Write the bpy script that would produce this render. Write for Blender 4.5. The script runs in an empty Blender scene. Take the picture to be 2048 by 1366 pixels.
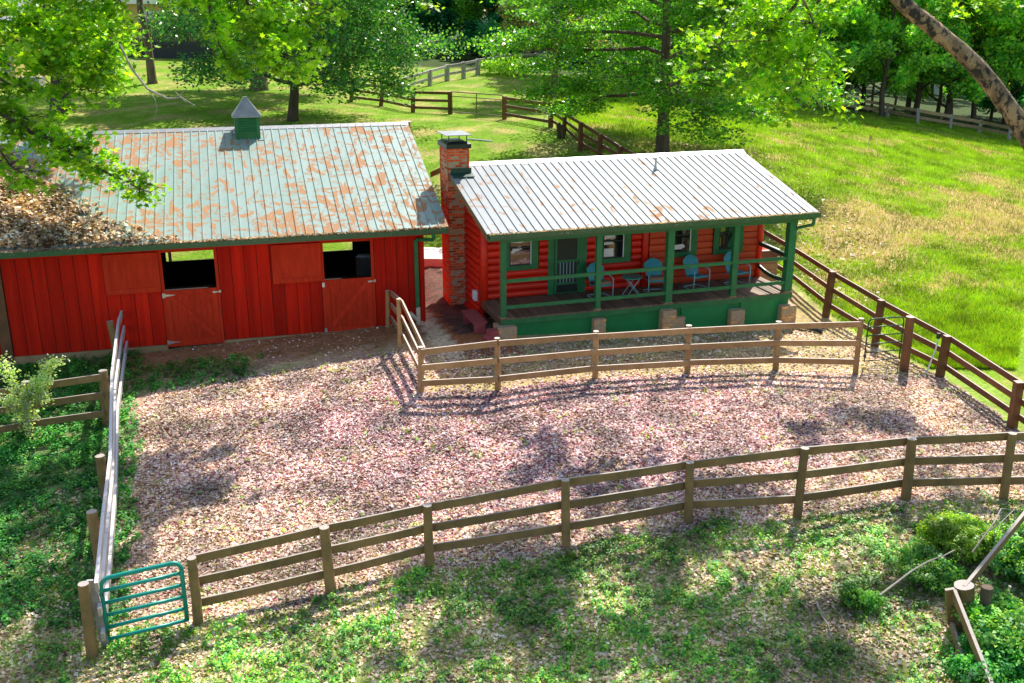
import bpy, math, random
import numpy as np
from mathutils import Vector, Matrix
random.seed(7); RS = np.random.RandomState(11)
PI = math.pi
SC = bpy.context.scene; COL = SC.collection

# ------------------------------------------------------------ camera, sky, sun
CF, CP, CH = 2058.0, 0.320, 8.63            # focal length in photo pixels, pitch down, height
cam_d = bpy.data.cameras.new("camera"); cam = bpy.data.objects.new("camera", cam_d); COL.objects.link(cam)
cam.location = (0, 0, CH); cam.rotation_euler = (PI / 2 - CP, 0, 0)
cam_d.sensor_width = 36; cam_d.lens = 36 * CF / 2048; cam_d.clip_end = 900; cam_d.clip_start = .2
SC.camera = cam
AZ = (.37, .93); EL = math.radians(49)
S = Vector((AZ[0] * math.cos(EL), AZ[1] * math.cos(EL), math.sin(EL))).normalized()
wd = bpy.data.worlds.new("World"); SC.world = wd; wd.use_nodes = True
nt = wd.node_tree; nt.nodes.clear()
sky = nt.nodes.new('ShaderNodeTexSky'); sky.sky_type = 'NISHITA'; sky.sun_disc = False
sky.sun_elevation = EL; sky.sun_rotation = math.atan2(AZ[0], AZ[1]); sky.air_density = 1; sky.dust_density = 1.5
bg = nt.nodes.new('ShaderNodeBackground'); bg.inputs[1].default_value = .15
wo = nt.nodes.new('ShaderNodeOutputWorld')
nt.links.new(sky.outputs[0], bg.inputs[0]); nt.links.new(bg.outputs[0], wo.inputs[0])
sd = bpy.data.lights.new("sun", 'SUN'); sun = bpy.data.objects.new("sun", sd); COL.objects.link(sun)
sd.energy = 5; sd.angle = math.radians(.5); sd.color = (1, .95, .86)
sun.rotation_euler = S.to_track_quat('Z', 'Y').to_euler(); sun.location = (20, 40, 60)
vs = SC.view_settings; vs.view_transform = 'Standard'; vs.look = 'None'; vs.gamma = 1; vs.exposure = .75; vs.use_curve_mapping = False
SC.cycles.max_bounces = 6; SC.cycles.diffuse_bounces = 3; SC.cycles.glossy_bounces = 2; SC.cycles.transmission_bounces = 4
SC.cycles.transparent_max_bounces = 6; SC.cycles.use_denoising = True

# ------------------------------------------------------------ terrain
CTRL = np.array([(-8,10,-1.3),(-5.2,14,-1.0),(-3,14.6,-.85),(0,15.4,-.6),(3.2,16,-.35),(6,16,-.15),(9,16.6,0),(0,8,-1.4),(8,8,-.9),
 (14,12,-.3),(-14,16,-.9),(-12,24,-.05),(-20,24,0),(-9,25.2,.12),(-2.4,26.6,.28),(-1.3,24.2,.38),(-2,22.2,.18),(2,23.2,.14),(2,25,.22),(6.5,23.7,.05),(8.5,25,0),(0,19,-.25),
 (6,19,-.15),(10,20,0),(-8,20,-.4),(-.4,25.4,.42),(7.9,27.6,-.22),(-1.75,30,.4),(9,29,-.1),(-9,33,.3),(-14,33,.3),(-9,41,1.6),(-10,50,3.05),
 (-20,51,3.2),(-21,66,3.6),(-15,62,3.5),(-26,77,4.3),(-30,63,3.6),(-1,34,.7),(5,34,.7),(3,40,1.9),(1.9,47.5,3.0),(-.4,50.5,3.0),(-3.3,55,3.0),
 (-5.8,57,2.9),(-5,80,3.5),(-2,83,3.6),(14,26,-.1),(14,34,.3),(20,40,.2),(16,50,1.4),(20,60,1.4),(28.5,79,.3),(36,79,-.9),(24,80,.8),(44,79,-1.8),
 (24,34,-.3),(30,60,-.3),(10,48,2.4),(10,60,2.6),(5,90,3),(60,130,-2),(0,140,4),(-60,130,6),(80,60,-4),(-60,40,4),(30,20,-1),(-30,0,-2),(30,0,-2),(0,-20,-3)], float)
def _U(r2): return np.where(r2 > 0, r2 * np.log(np.maximum(r2, 1e-9)), 0)
_n = len(CTRL); _K = _U(((CTRL[:, None, :2] - CTRL[None, :, :2]) ** 2).sum(-1)) + np.eye(_n) * 8.
_P = np.c_[np.ones(_n), CTRL[:, :2]]
_W = np.linalg.solve(np.block([[_K, _P], [_P.T, np.zeros((3, 3))]]), np.r_[CTRL[:, 2], 0, 0, 0])
def tz(x, y):
    x = np.asarray(x, float); y = np.asarray(y, float); sh = x.shape
    q = np.stack([np.clip(x, -90, 90).ravel(), np.clip(y, -25, 150).ravel()], 1)
    out = np.empty(len(q))
    for i in range(0, len(q), 20000):
        c = q[i:i + 20000]
        out[i:i + 20000] = _U(((c[:, None] - CTRL[None, :, :2]) ** 2).sum(-1)) @ _W[:_n] + _W[_n] + c @ _W[_n + 1:]
    x_, y_ = q[:, 0] + 1.689, q[:, 1] - 26.59; u = x_ * .9648 + y_ * .2629; v = -x_ * .2629 + y_ * .9648   # the barn stands on a levelled pad
    d = np.hypot(np.maximum(0, np.maximum(-15.6 - u, u + .4)), np.maximum(0, np.maximum(.3 - v, v - 7.3)))
    pad = .06 + .5 * d; out = np.where((d < 3) & (v > 2), np.minimum(out, pad), out)
    return out.reshape(sh)
def tz1(x, y): return float(tz(np.array([x]), np.array([y]))[0])
def pray(u, v):
    a = (u - 1024) / CF; b = (683 - v) / CF
    return np.array([a, math.cos(CP) + b * math.sin(CP), -math.sin(CP) + b * math.cos(CP)])
def pd(u, v, D): return Vector(np.array([0, 0, CH]) + pray(u, v) * D)
def gp(u, v):                                # the ground point where a sight line meets the terrain
    d = pray(u, v); t = np.arange(9, 150, .1); P = np.array([0, 0, CH]) + d * t[:, None]
    g = P[:, 2] - tz(P[:, 0], P[:, 1]); k = np.argmax(g < 0)
    if g[k] >= 0: k = len(t) - 1
    p = P[k]; return Vector((p[0], p[1], tz1(p[0], p[1])))
def top_at(P, u, v):                         # the point above P seen at (u, v)
    k = (683 - v) / CF; y = P.y
    Z = (k * y * math.cos(CP) - y * math.sin(CP)) / (math.cos(CP) + k * math.sin(CP))
    d = y * math.cos(CP) - Z * math.sin(CP)
    return Vector(((u - 1024) / CF * d, y, Z + CH))
_ph = RS.uniform(0, 6.28, (6, 8)); _dr = RS.uniform(0, 6.28, (6, 8))
def fbm(x, y, scale, seed=0, octs=4):        # smooth random field, about -1..1
    r = np.random.RandomState(seed); out = 0; amp = 1; tot = 0
    for o in range(octs):
        s = 0
        for k in range(5):
            a = r.uniform(0, 6.28); f = 2 ** o / scale * r.uniform(.7, 1.4)
            s = s + np.sin((x * math.cos(a) + y * math.sin(a)) * f * 6.28 + r.uniform(0, 6.28) + 1.3 * np.sin((x * math.sin(a) - y * math.cos(a)) * f * 3.1 + r.uniform(0, 6)))
        out = out + amp * s / 3; tot += amp; amp *= .6
    return out / tot

# ------------------------------------------------------------ materials
MATS = {}
def newmat(name):
    m = bpy.data.materials.new(name); m.use_nodes = True; MATS[name] = m
    return m, m.node_tree, m.node_tree.nodes['Principled BSDF']
def mix(nt, f, a, b, t='MIX'):
    n = nt.nodes.new('ShaderNodeMix'); n.data_type = 'RGBA'; n.blend_type = t
    for i, v in ((0, f), (6, a), (7, b)):
        if isinstance(v, (int, float)): n.inputs[i].default_value = v
        elif isinstance(v, tuple): n.inputs[i].default_value = (*v, 1) if len(v) == 3 else v
        else: nt.links.new(v, n.inputs[i])
    return n.outputs[2]
def noise(nt, vec, scale, detail=4, stretch=(1, 1, 1), rough=.6, dist=0):
    mp = nt.nodes.new('ShaderNodeMapping'); mp.inputs['Scale'].default_value = stretch; nt.links.new(vec, mp.inputs[0])
    n = nt.nodes.new('ShaderNodeTexNoise'); n.inputs['Scale'].default_value = scale; n.inputs['Detail'].default_value = detail
    n.inputs['Roughness'].default_value = rough; n.inputs['Distortion'].default_value = dist
    nt.links.new(mp.outputs[0], n.inputs['Vector']); return n.outputs[0]
def ramp(nt, f, stops):
    r = nt.nodes.new('ShaderNodeValToRGB'); e = r.color_ramp.elements
    while len(e) > 1: e.remove(e[-1])
    e[0].position = stops[0][0]; e[0].color = (*stops[0][1], 1) if len(stops[0][1]) == 3 else stops[0][1]
    for p, c in stops[1:]:
        k = e.new(p); k.color = (*c, 1)
    nt.links.new(f, r.inputs[0]); return r.outputs[0]
G3 = lambda v: (v, v, v)
def surf(name, c1, c2, scale=3, stretch=(1, 1, 1), rough=.6, objrand=.2, lo=.35, hi=.65, bump=.2, bscale=20, world=False, metal=0, wear=None, wearcut=.62, spec=.4, wstr=None, coat=0):
    m, nt, b = newmat(name)
    tc = nt.nodes.new('ShaderNodeTexCoord'); geo = nt.nodes.new('ShaderNodeNewGeometry'); oi = nt.nodes.new('ShaderNodeObjectInfo')
    vec = geo.outputs['Position'] if world else tc.outputs['Object']
    if not world:                            # shift the grain from piece to piece
        ad = nt.nodes.new('ShaderNodeVectorMath'); ad.operation = 'MULTIPLY_ADD'
        cx = nt.nodes.new('ShaderNodeCombineXYZ')
        for i in range(3): nt.links.new(oi.outputs['Random'], cx.inputs[i])
        nt.links.new(cx.outputs[0], ad.inputs[0]); ad.inputs[1].default_value = (37, 53, 71); nt.links.new(vec, ad.inputs[2]); vec = ad.outputs[0]
    f = ramp(nt, noise(nt, vec, scale, 6, stretch), [(lo, G3(0)), (hi, G3(1))])
    col = mix(nt, f, c1, c2)
    if wear:
        wf = ramp(nt, noise(nt, vec, scale * 2.3, 8, wstr or stretch, .7), [(wearcut, G3(0)), (wearcut + .06, G3(1))])
        col = mix(nt, wf, col, wear)
    if objrand:
        mr = nt.nodes.new('ShaderNodeMapRange'); nt.links.new(oi.outputs['Random'], mr.inputs[0]); mr.inputs[3].default_value = 1 - objrand; mr.inputs[4].default_value = 1 + objrand
        col = mix(nt, 1., col, mr.outputs[0], 'MULTIPLY')
    nt.links.new(col, b.inputs['Base Color']); b.inputs['Roughness'].default_value = rough
    b.inputs['Metallic'].default_value = metal; b.inputs['Specular IOR Level'].default_value = spec
    if coat: b.inputs['Coat Weight'].default_value = coat
    if bump:
        bp = nt.nodes.new('ShaderNodeBump'); bp.inputs['Strength'].default_value = bump; bp.inputs['Distance'].default_value = .02
        nt.links.new(noise(nt, vec, bscale, 5, stretch), bp.inputs['Height']); nt.links.new(bp.outputs[0], b.inputs['Normal'])
    return m
def leafmat(name, cols, trans=.45, rough=.45, spec=.35, vs=.8):
    m, nt, b = newmat(name); nt.nodes.remove(b)
    geo = nt.nodes.new('ShaderNodeNewGeometry'); out = nt.nodes['Material Output']
    n = len(cols); stops = [(i / max(1, n - 1), c) for i, c in enumerate(cols)]
    c0 = ramp(nt, geo.outputs['Random Per Island'], stops)
    nz = noise(nt, geo.outputs['Position'], vs, 3); f = ramp(nt, nz, [(.36, G3(.55)), (.64, G3(1.4))])
    col = mix(nt, 1., c0, f, 'MULTIPLY')
    p = nt.nodes.new('ShaderNodeBsdfPrincipled'); p.inputs['Roughness'].default_value = rough; p.inputs['Specular IOR Level'].default_value = spec
    nt.links.new(col, p.inputs['Base Color'])
    t = nt.nodes.new('ShaderNodeBsdfTranslucent'); tcol = mix(nt, 1., col, (1.5, 1.45, .5), 'MULTIPLY'); nt.links.new(tcol, t.inputs[0])
    ms = nt.nodes.new('ShaderNodeMixShader'); ms.inputs[0].default_value = trans
    nt.links.new(p.outputs[0], ms.inputs[1]); nt.links.new(t.outputs[0], ms.inputs[2]); nt.links.new(ms.outputs[0], out.inputs[0])
    return m

surf('barn_red', (.66, .018, .004), (.44, .010, .003), 2.2, (3, 3, .35), .75, .26, bump=.35, bscale=9, wear=(.70, .075, .03), wearcut=.64, spec=.12)
surf('door_red', (.60, .040, .012), (.48, .028, .008), 3, (3, 3, .5), .75, .08, bump=.2, bscale=12, wear=(.3, .02, .006), wearcut=.7, spec=.12)
surf('log_red', (.78, .026, .006), (.62, .020, .005), 2.5, (.5, 3, 3), .42, .14, bump=.2, bscale=8, wear=(.16, .01, .008), wearcut=.69)
surf('log_orange', (.66, .075, .012), (.54, .048, .010), 3, (.5, 3, 3), .5, .12, bump=.2, bscale=8)
surf('green_paint', (.022, .19, .06), (.016, .135, .045), 4, (1, 1, 1), .45, .08, bump=.12, bscale=30, wear=(.16, .17, .07), wearcut=.73)
surf('green_metal', (.045, .13, .055), (.035, .105, .045), 5, (1, 1, 1), .35, .03, bump=0)
surf('green_skirt', (.006, .23, .06), (.005, .18, .048), 2, (1, 1, 1), .5, .08, bump=.08, bscale=14)
def lit_tops(name, c):                        # fences: upward faces painted pale, for sunlight on weathered grey tops
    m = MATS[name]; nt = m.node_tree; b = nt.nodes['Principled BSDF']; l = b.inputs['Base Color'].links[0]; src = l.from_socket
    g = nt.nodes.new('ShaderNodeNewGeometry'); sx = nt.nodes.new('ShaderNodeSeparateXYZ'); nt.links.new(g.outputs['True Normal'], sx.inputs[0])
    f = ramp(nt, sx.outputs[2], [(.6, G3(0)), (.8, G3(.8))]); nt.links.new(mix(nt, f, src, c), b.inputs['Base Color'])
surf('fence_tan', (.40, .24, .10), (.30, .17, .065), 3, (1, 1, 1), .65, .16, bump=.35, bscale=14, wear=(.14, .07, .03), wearcut=.71)
surf('fence_dark', (.29, .17, .065), (.18, .115, .045), 3, (1, 1, 1), .7, .2, bump=.4, bscale=14, wear=(.07, .05, .02), wearcut=.66)
surf('fence_brown', (.19, .075, .028), (.12, .05, .02), 3, (1, 1, 1), .65, .18, bump=.35, bscale=14, wear=(.26, .16, .10), wearcut=.68)
surf('fence_grey', (.42, .37, .33), (.28, .25, .22), 3, (1, 1, 1), .7, .2, bump=.4, bscale=14, wear=(.12, .09, .06), wearcut=.66)
for n_, c_l in (('fence_tan', (.66, .56, .50)), ('fence_dark', (.38, .34, .31)), ('fence_brown', (.44, .33, .28)), ('fence_grey', (.66, .62, .62))): lit_tops(n_, c_l)
surf('pale_wood', (.40, .27, .13), (.30, .2, .09), 3, (1, 1, 1), .7, .12, bump=.3, bscale=12)
surf('deck_wood', (.21, .135, .085), (.13, .08, .05), 4, (3, .5, 3), .65, .3, bump=.3, bscale=14, wear=(.3, .24, .19), wearcut=.66)
surf('brick_red', (.78, .115, .028), (.50, .055, .016), 9, (1, 1, 1), .85, .42, bump=.4, bscale=40, wear=(.70, .34, .18), wearcut=.70, spec=.15)
surf('brick_tan', (.88, .45, .15), (.68, .32, .10), 8, (1, 1, 1), .8, .25, bump=.4, bscale=40, wear=(.2, .09, .05), wearcut=.7)
surf('mortar', (.50, .36, .22), (.38, .26, .16), 12, (1, 1, 1), .9, 0, bump=.3, bscale=50)
surf('black_metal', (.02, .03, .028), (.012, .018, .016), 5, (1, 1, 1), .32, 0, bump=0)
surf('cap_metal', (.36, .36, .37), (.28, .28, .29), 5, (1, 1, 1), .35, 0, bump=0, metal=.4)
surf('steel', (.62, .62, .6), (.45, .45, .44), 8, (1, 1, 1), .35, 0, bump=0, metal=.7)
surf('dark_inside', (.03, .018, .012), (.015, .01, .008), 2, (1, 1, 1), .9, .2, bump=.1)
surf('pvc_white', (.72, .62, .46), (.6, .5, .36), 4, (1, 1, 1), .5, .05, bump=0)
surf('pvc_green', (.16, .36, .2), (.12, .3, .16), 4, (1, 1, 1), .5, .05, bump=0)
surf('white_paint', (.78, .78, .76), (.66, .66, .64), 4, (1, 1, 1), .5, .03, bump=.05)
surf('turquoise', (.030, .30, .33), (.022, .24, .27), 6, (1, 1, 1), .4, .08, bump=.05)
surf('turq_tube', (.30, .52, .52), (.24, .44, .45), 6, (1, 1, 1), .4, .04, bump=0)
surf('gate_teal', (.008, .30, .23), (.008, .24, .19), 6, (1, 1, 1), .35, .05, bump=0)
surf('gate_green', (.014, .06, .04), (.01, .045, .03), 6, (1, 1, 1), .35, .05, bump=0)
surf('concrete', (.70, .66, .60), (.62, .58, .53), 3, (1, 1, 1), .85, 0, bump=.2, bscale=60)
surf('bark', (.20, .145, .10), (.10, .07, .05), 5, (1, 1, .25), .9, .15, bump=.9, bscale=9, wear=(.28, .24, .19), wearcut=.66)
surf('bark_lichen', (.34, .22, .12), (.17, .11, .06), 3, (1, 1, .7), .9, .1, lo=.4, hi=.55, bump=1., bscale=9, wear=(.028, .024, .018), wearcut=.50)
surf('bark_dark', (.12, .085, .055), (.06, .043, .03), 5, (1, 1, .25), .9, .15, bump=.9, bscale=9)
surf('dead_twig', (.42, .36, .31), (.3, .25, .2), 5, (1, 1, .3), .8, .1, bump=.3)
surf('house_yellow', (.62, .47, .16), (.55, .41, .13), 3, (1, 1, 6), .7, 0, bump=.1)
surf('house_shingle', (.52, .50, .52), (.30, .29, .31), 8, (1, 3, 1), .8, 0, bump=.3, bscale=20)
surf('deck_black', (.035, .045, .06), (.025, .03, .04), 5, (1, 1, 1), .6, 0, bump=0)
surf('dull_red', (.40, .085, .085), (.30, .06, .06), 4, (1, 1, 1), .65, .1, bump=.15)
surf('pipe_black', (.05, .06, .07), (.03, .035, .04), 6, (1, 1, 1), .35, 0, bump=0)
surf('stone_grey', (.4, .38, .35), (.25, .24, .22), 8, (1, 1, 1), .8, .1, bump=.5)

def roofmat(name, c1, c2, amount, rough=.38):
    m, nt, b = newmat(name)
    geo = nt.nodes.new('ShaderNodeNewGeometry'); oi = nt.nodes.new('ShaderNodeObjectInfo')
    P = geo.outputs['Position']
    base = mix(nt, ramp(nt, noise(nt, P, 1.3, 5, (2.5, .5, .5)), [(.35, G3(0)), (.65, G3(1))]), c1, c2)
    mr = nt.nodes.new('ShaderNodeMapRange'); nt.links.new(oi.outputs['Random'], mr.inputs[0]); mr.inputs[3].default_value = .93; mr.inputs[4].default_value = 1.07
    base = mix(nt, 1., base, mr.outputs[0], 'MULTIPLY')
    rot = nt.nodes.new('ShaderNodeVectorRotate'); rot.rotation_type = 'Z_AXIS'; rot.inputs['Angle'].default_value = -.28; nt.links.new(P, rot.inputs['Vector'])
    na = noise(nt, rot.outputs[0], 2.6, 9, (1.5, .75, .75), .66, .5); nb = noise(nt, rot.outputs[0], 3.4, 6, (.7, 2.2, 2.2), .6, .4)
    mxn = nt.nodes.new('ShaderNodeMath'); mxn.operation = 'MAXIMUM'; nt.links.new(na, mxn.inputs[0]); sb = nt.nodes.new('ShaderNodeMath'); sb.operation = 'SUBTRACT'; nt.links.new(nb, sb.inputs[0]); sb.inputs[1].default_value = .035; nt.links.new(sb.outputs[0], mxn.inputs[1]); n1 = mxn.outputs[0]
    big = noise(nt, P, .32, 2)
    sub = nt.nodes.new('ShaderNodeMath'); sub.operation = 'MULTIPLY_ADD'; nt.links.new(big, sub.inputs[0]); sub.inputs[1].default_value = .22; nt.links.new(n1, sub.inputs[2])
    f = ramp(nt, sub.outputs[0], [(amount, G3(0)), (amount + .012, G3(1))])   # pine straw and rusty leaf dust lying in patches
    straw = mix(nt, noise(nt, P, 45, 3), (.20, .085, .035), (.62, .36, .20))
    col = mix(nt, f, base, straw)
    nt.links.new(col, b.inputs['Base Color'])
    rr = nt.nodes.new('ShaderNodeMapRange'); nt.links.new(f, rr.inputs[0]); rr.inputs[3].default_value = rough; rr.inputs[4].default_value = .95
    nt.links.new(rr.outputs[0], b.inputs['Roughness']); b.inputs['Specular IOR Level'].default_value = .22
    bp = nt.nodes.new('ShaderNodeBump'); bp.inputs['Strength'].default_value = .5; bp.inputs['Distance'].default_value = .02
    hh = nt.nodes.new('ShaderNodeMath'); hh.operation = 'MULTIPLY'; nt.links.new(f, hh.inputs[0]); nt.links.new(noise(nt, P, 60, 2), hh.inputs[1])
    nt.links.new(hh.outputs[0], bp.inputs['Height']); nt.links.new(bp.outputs[0], b.inputs['Normal'])
roofmat('roof_barn', (.215, .315, .285), (.27, .345, .325), .655, .5)
roofmat('roof_cabin', (.19, .215, .235), (.22, .24, .255), .725, .5)

m, nt, b = newmat('glass'); b.inputs['Base Color'].default_value = (.01, .014, .016, 1); b.inputs['Roughness'].default_value = .04; b.inputs['Specular IOR Level'].default_value = .9
b.inputs['Coat Weight'].default_value = 1; b.inputs['Coat Roughness'].default_value = .02
m, nt, b = newmat('screen_mesh'); tc = nt.nodes.new('ShaderNodeTexCoord')
nt.links.new(mix(nt, noise(nt, tc.outputs['Object'], 60, 2), (.008, .012, .008), (.035, .045, .025)), b.inputs['Base Color']); b.inputs['Roughness'].default_value = .6
m, nt, b = newmat('cushion'); tc = nt.nodes.new('ShaderNodeTexCoord'); wv = nt.nodes.new('ShaderNodeTexWave'); wv.inputs['Scale'].default_value = 7
nt.links.new(tc.outputs['Object'], wv.inputs[0]); nt.links.new(ramp(nt, wv.outputs[0], [(0, (.03, .02, .02)), (.3, (.5, .08, .03)), (.55, (.62, .45, .25)), (.8, (.6, .5, .3)), (1, (.08, .05, .04))]), b.inputs['Base Color']); b.inputs['Roughness'].default_value = .9

leafmat('leaf_bright', [(.06, .26, .012), (.20, .46, .015), (.32, .58, .02), (.44, .66, .035), (.14, .38, .015)], .5, vs=1.4)
leafmat('leaf_mid', [(.035, .19, .02), (.08, .32, .025), (.16, .44, .03), (.32, .58, .06), (.02, .14, .03)], .5, .35, .5, 1.3)
leafmat('leaf_deep', [(.018, .13, .03), (.04, .23, .05), (.09, .32, .06), (.28, .52, .12), (.012, .09, .03)], .42, .28, .8, 1.4)
leafmat('leaf_wood', [(.04, .26, .07), (.14, .48, .09), (.36, .70, .08), (.66, .88, .14), (.06, .3, .1)], .62, .35, .6, .5)
leafmat('leaf_blue', [(.012, .16, .10), (.04, .28, .13), (.10, .44, .12)], .5)
leafmat('leaf_rust', [(.30, .16, .08), (.09, .26, .04), (.42, .30, .16), (.14, .3, .05), (.5, .42, .3)], .4)
leafmat('leaf_cover', [(.012, .15, .035), (.06, .32, .045), (.18, .50, .05), (.42, .66, .07), (.03, .26, .08)], .35, .5, .35)
leafmat('leaf_pale', [(.5, .62, .3), (.72, .78, .5), (.25, .5, .12), (.6, .7, .2)], .4)
leafmat('leaf_ivy', [(.012, .13, .03), (.03, .24, .04), (.10, .40, .05), (.2, .5, .06)], .3, .55, .3)
leafmat('litter', [(.58, .36, .30), (.90, .76, .72), (.38, .06, .08), (.92, .84, .80), (.24, .02, .06), (.66, .40, .24), (.93, .84, .90), (.45, .12, .14), (.10, .02, .04), (.88, .66, .62), (.5, .12, .2)], .1, .6, .25)
leafmat('litter_pale', [(.72, .50, .30), (.88, .76, .60), (.46, .22, .12), (.90, .84, .72), (.62, .40, .2), (.28, .10, .07), (.86, .70, .5), (.55, .46, .2)], .1, .6, .3)
leafmat('litter_tan', [(.66, .46, .27), (.86, .70, .50), (.40, .22, .12), (.90, .80, .64), (.58, .36, .2), (.20, .10, .07)], .12, .5, .4)
leafmat('roof_leaf', [(.68, .44, .22), (.84, .66, .42), (.34, .15, .07), (.90, .80, .62), (.46, .24, .11), (.12, .06, .04)], .12, .5, .4)
leafmat('grass_meadow', [(.14, .33, .008), (.22, .40, .012), (.32, .44, .022), (.18, .35, .01)], .4)
leafmat('grass_dry', [(.40, .29, .10), (.36, .31, .08), (.28, .31, .04), (.5, .40, .2)], .3)
leafmat('grass_tuft', [(.40, .38, .10), (.30, .38, .06), (.56, .46, .2), (.22, .32, .05)], .3)
leafmat('grass_weed', [(.14, .38, .02), (.28, .52, .03), (.46, .58, .08), (.08, .28, .03)], .4)

m, nt, b = newmat('ground')
at = nt.nodes.new('ShaderNodeAttribute'); at.attribute_name = 'gcol'; geo = nt.nodes.new('ShaderNodeNewGeometry'); P = geo.outputs['Position']
fine = ramp(nt, noise(nt, P, 9, 8, (1, 1, 1), .75), [(.28, G3(.45)), (.5, G3(1.)), (.72, G3(1.5))])
col = mix(nt, 1., at.outputs['Color'], fine, 'MULTIPLY')
f2 = ramp(nt, noise(nt, P, 1.1, 6), [(.35, G3(.82)), (.65, G3(1.16))]); col = mix(nt, 1., col, f2, 'MULTIPLY')
nt.links.new(col, b.inputs['Base Color']); b.inputs['Roughness'].default_value = .95; b.inputs['Specular IOR Level'].default_value = .1
bp = nt.nodes.new('ShaderNodeBump'); bp.inputs['Strength'].default_value = .7; bp.inputs['Distance'].default_value = .05
nt.links.new(noise(nt, P, 14, 6), bp.inputs['Height']); nt.links.new(bp.outputs[0], b.inputs['Normal'])

# ------------------------------------------------------------ mesh helpers
class MB:
    def __init__(s): s.v = []; s.f = []
    def add(s, vs, fs):
        n = len(s.v); s.v += [tuple(v) for v in vs]; s.f += [tuple(i + n for i in f) for f in fs]; return s
    def box(s, x0, x1, y0, y1, z0, z1, bev=0.):
        if x0 > x1: x0, x1 = x1, x0
        if y0 > y1: y0, y1 = y1, y0
        return s.add([(x, y, z) for z in (z0, z1) for y in (y0, y1) for x in (x0, x1)], [(0, 2, 3, 1), (4, 5, 7, 6), (0, 1, 5, 4), (2, 6, 7, 3), (0, 4, 6, 2), (1, 3, 7, 5)])
    def bar(s, a, b, w, h, up=(0, 0, 1)):    # a box from a to b, w across, h along up
        a = Vector(a); b = Vector(b); d = (b - a).normalized(); up = Vector(up); sd = d.cross(up).normalized() * w / 2; up = sd.cross(d).normalized() * h / 2
        P = []
        for c in (a, b): P += [c - sd - up, c + sd - up, c + sd + up, c - sd + up]
        return s.add(P, [(0, 1, 2, 3), (7, 6, 5, 4), (0, 4, 5, 1), (1, 5, 6, 2), (2, 6, 7, 3), (3, 7, 4, 0)])
    def tube(s, pts, rad, n=8, cap=True, wob=0., seed=0):
        pts = [Vector(p) for p in pts]; k = len(pts)
        if not hasattr(rad, '__len__'): rad = [rad] * k
        r = random.Random(seed); V = []; prev = None
        for i, p in enumerate(pts):
            d = (pts[min(i + 1, k - 1)] - pts[max(i - 1, 0)]).normalized()
            if prev is None: prev = Vector((1, 0, 0)) if abs(d.x) < .9 else Vector((0, 1, 0))
            a = (prev - d * prev.dot(d)).normalized(); prev = a; c = d.cross(a)
            for j in range(n):
                t = 2 * PI * j / n; q = rad[i] * (1 + wob * r.uniform(-1, 1)); V.append(p + a * math.cos(t) * q + c * math.sin(t) * q)
        F = [(i * n + j, i * n + (j + 1) % n, (i + 1) * n + (j + 1) % n, (i + 1) * n + j) for i in range(k - 1) for j in range(n)]
        if cap: F += [tuple(range(n))[::-1], tuple((k - 1) * n + j for j in range(n))]
        return s.add(V, F)
    def prism(s, poly, a, b, axis='x'):      # polygon in the other two axes, extruded from a to b
        f = {'x': lambda t, p: (t, p[0], p[1]), 'y': lambda t, p: (p[0], t, p[1]), 'z': lambda t, p: (p[0], p[1], t)}[axis]
        n = len(poly)
        return s.add([f(a, p) for p in poly] + [f(b, p) for p in poly], [tuple(range(n)), tuple(range(2 * n - 1, n - 1, -1))] + [(i, i + n, (i + 1) % n + n, (i + 1) % n) for i in range(n)])
    def data(s, name, m, smooth=False):
        me = bpy.data.meshes.new(name); me.from_pydata(s.v, [], s.f); me.materials.append(MATS[m])
        if smooth: me.shade_smooth()
        return me
def link(name, me, parent=None, loc=None, rz=0, label=None):
    o = bpy.data.objects.new(name, me); COL.objects.link(o)
    if parent is not None: o.parent = parent
    if loc is not None: o.location = loc
    if rz: o.rotation_euler = (0, 0, rz)
    if label: o['label'] = label
    return o
def part(name, mb, m, parent=None, label=None, smooth=False): return link(name, mb.data(name, m, smooth), parent, label=label)
def thing(name, label, cat, loc=(0, 0, 0), rz=0, group=None):
    o = link(name, None, None, loc, rz, label); o['category'] = cat; o.empty_display_size = .3
    if group: o['group'] = group
    return o
def tag(o, label, cat, group=None):
    o['label'] = label; o['category'] = cat
    if group: o['group'] = group
    return o
def struct(o): o['kind'] = 'structure'; return o
def stuff(o): o['kind'] = 'stuff'; return o
def children(o): return [c for c in bpy.data.objects if c.parent == o]
def copy_tree(o, loc, rz=None, label=None, scale=None, parent=None):
    c = o.copy(); COL.objects.link(c)
    if parent is not None: c.parent = parent
    else:
        c.location = loc
        if rz is not None: c.rotation_euler = (0, 0, rz)
        if scale: c.scale = scale
        if label: c['label'] = label
    for ch in [x for x in o.children]: copy_tree(ch, None, parent=c)
    return c
def npmesh(name, V, F, m, smooth=False):     # V (n,3), F (k, 3 or 4)
    me = bpy.data.meshes.new(name); n, k = F.shape
    me.vertices.add(len(V)); me.vertices.foreach_set('co', np.ascontiguousarray(V, np.float32).ravel())
    me.loops.add(n * k); me.loops.foreach_set('vertex_index', np.ascontiguousarray(F, np.int32).ravel())
    me.polygons.add(n); me.polygons.foreach_set('loop_start', np.arange(0, n * k, k, dtype=np.int32)); me.polygons.foreach_set('loop_total', np.full(n, k, np.int32))
    me.update(calc_edges=True); me.materials.append(MATS[m])
    if smooth: me.shade_smooth()
    return me
T_DIAMOND = (np.array([(0, -.5, 0), (.32, 0, .06), (0, .5, -.05), (-.32, 0, .06)]), np.array([(0, 1, 2, 3)]))
T_LITTER = (np.array([(-.35, -.45, .0), (.4, -.3, .10), (.38, .42, .0), (-.4, .36, .14)]), np.array([(0, 1, 2), (0, 2, 3)]))
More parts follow.
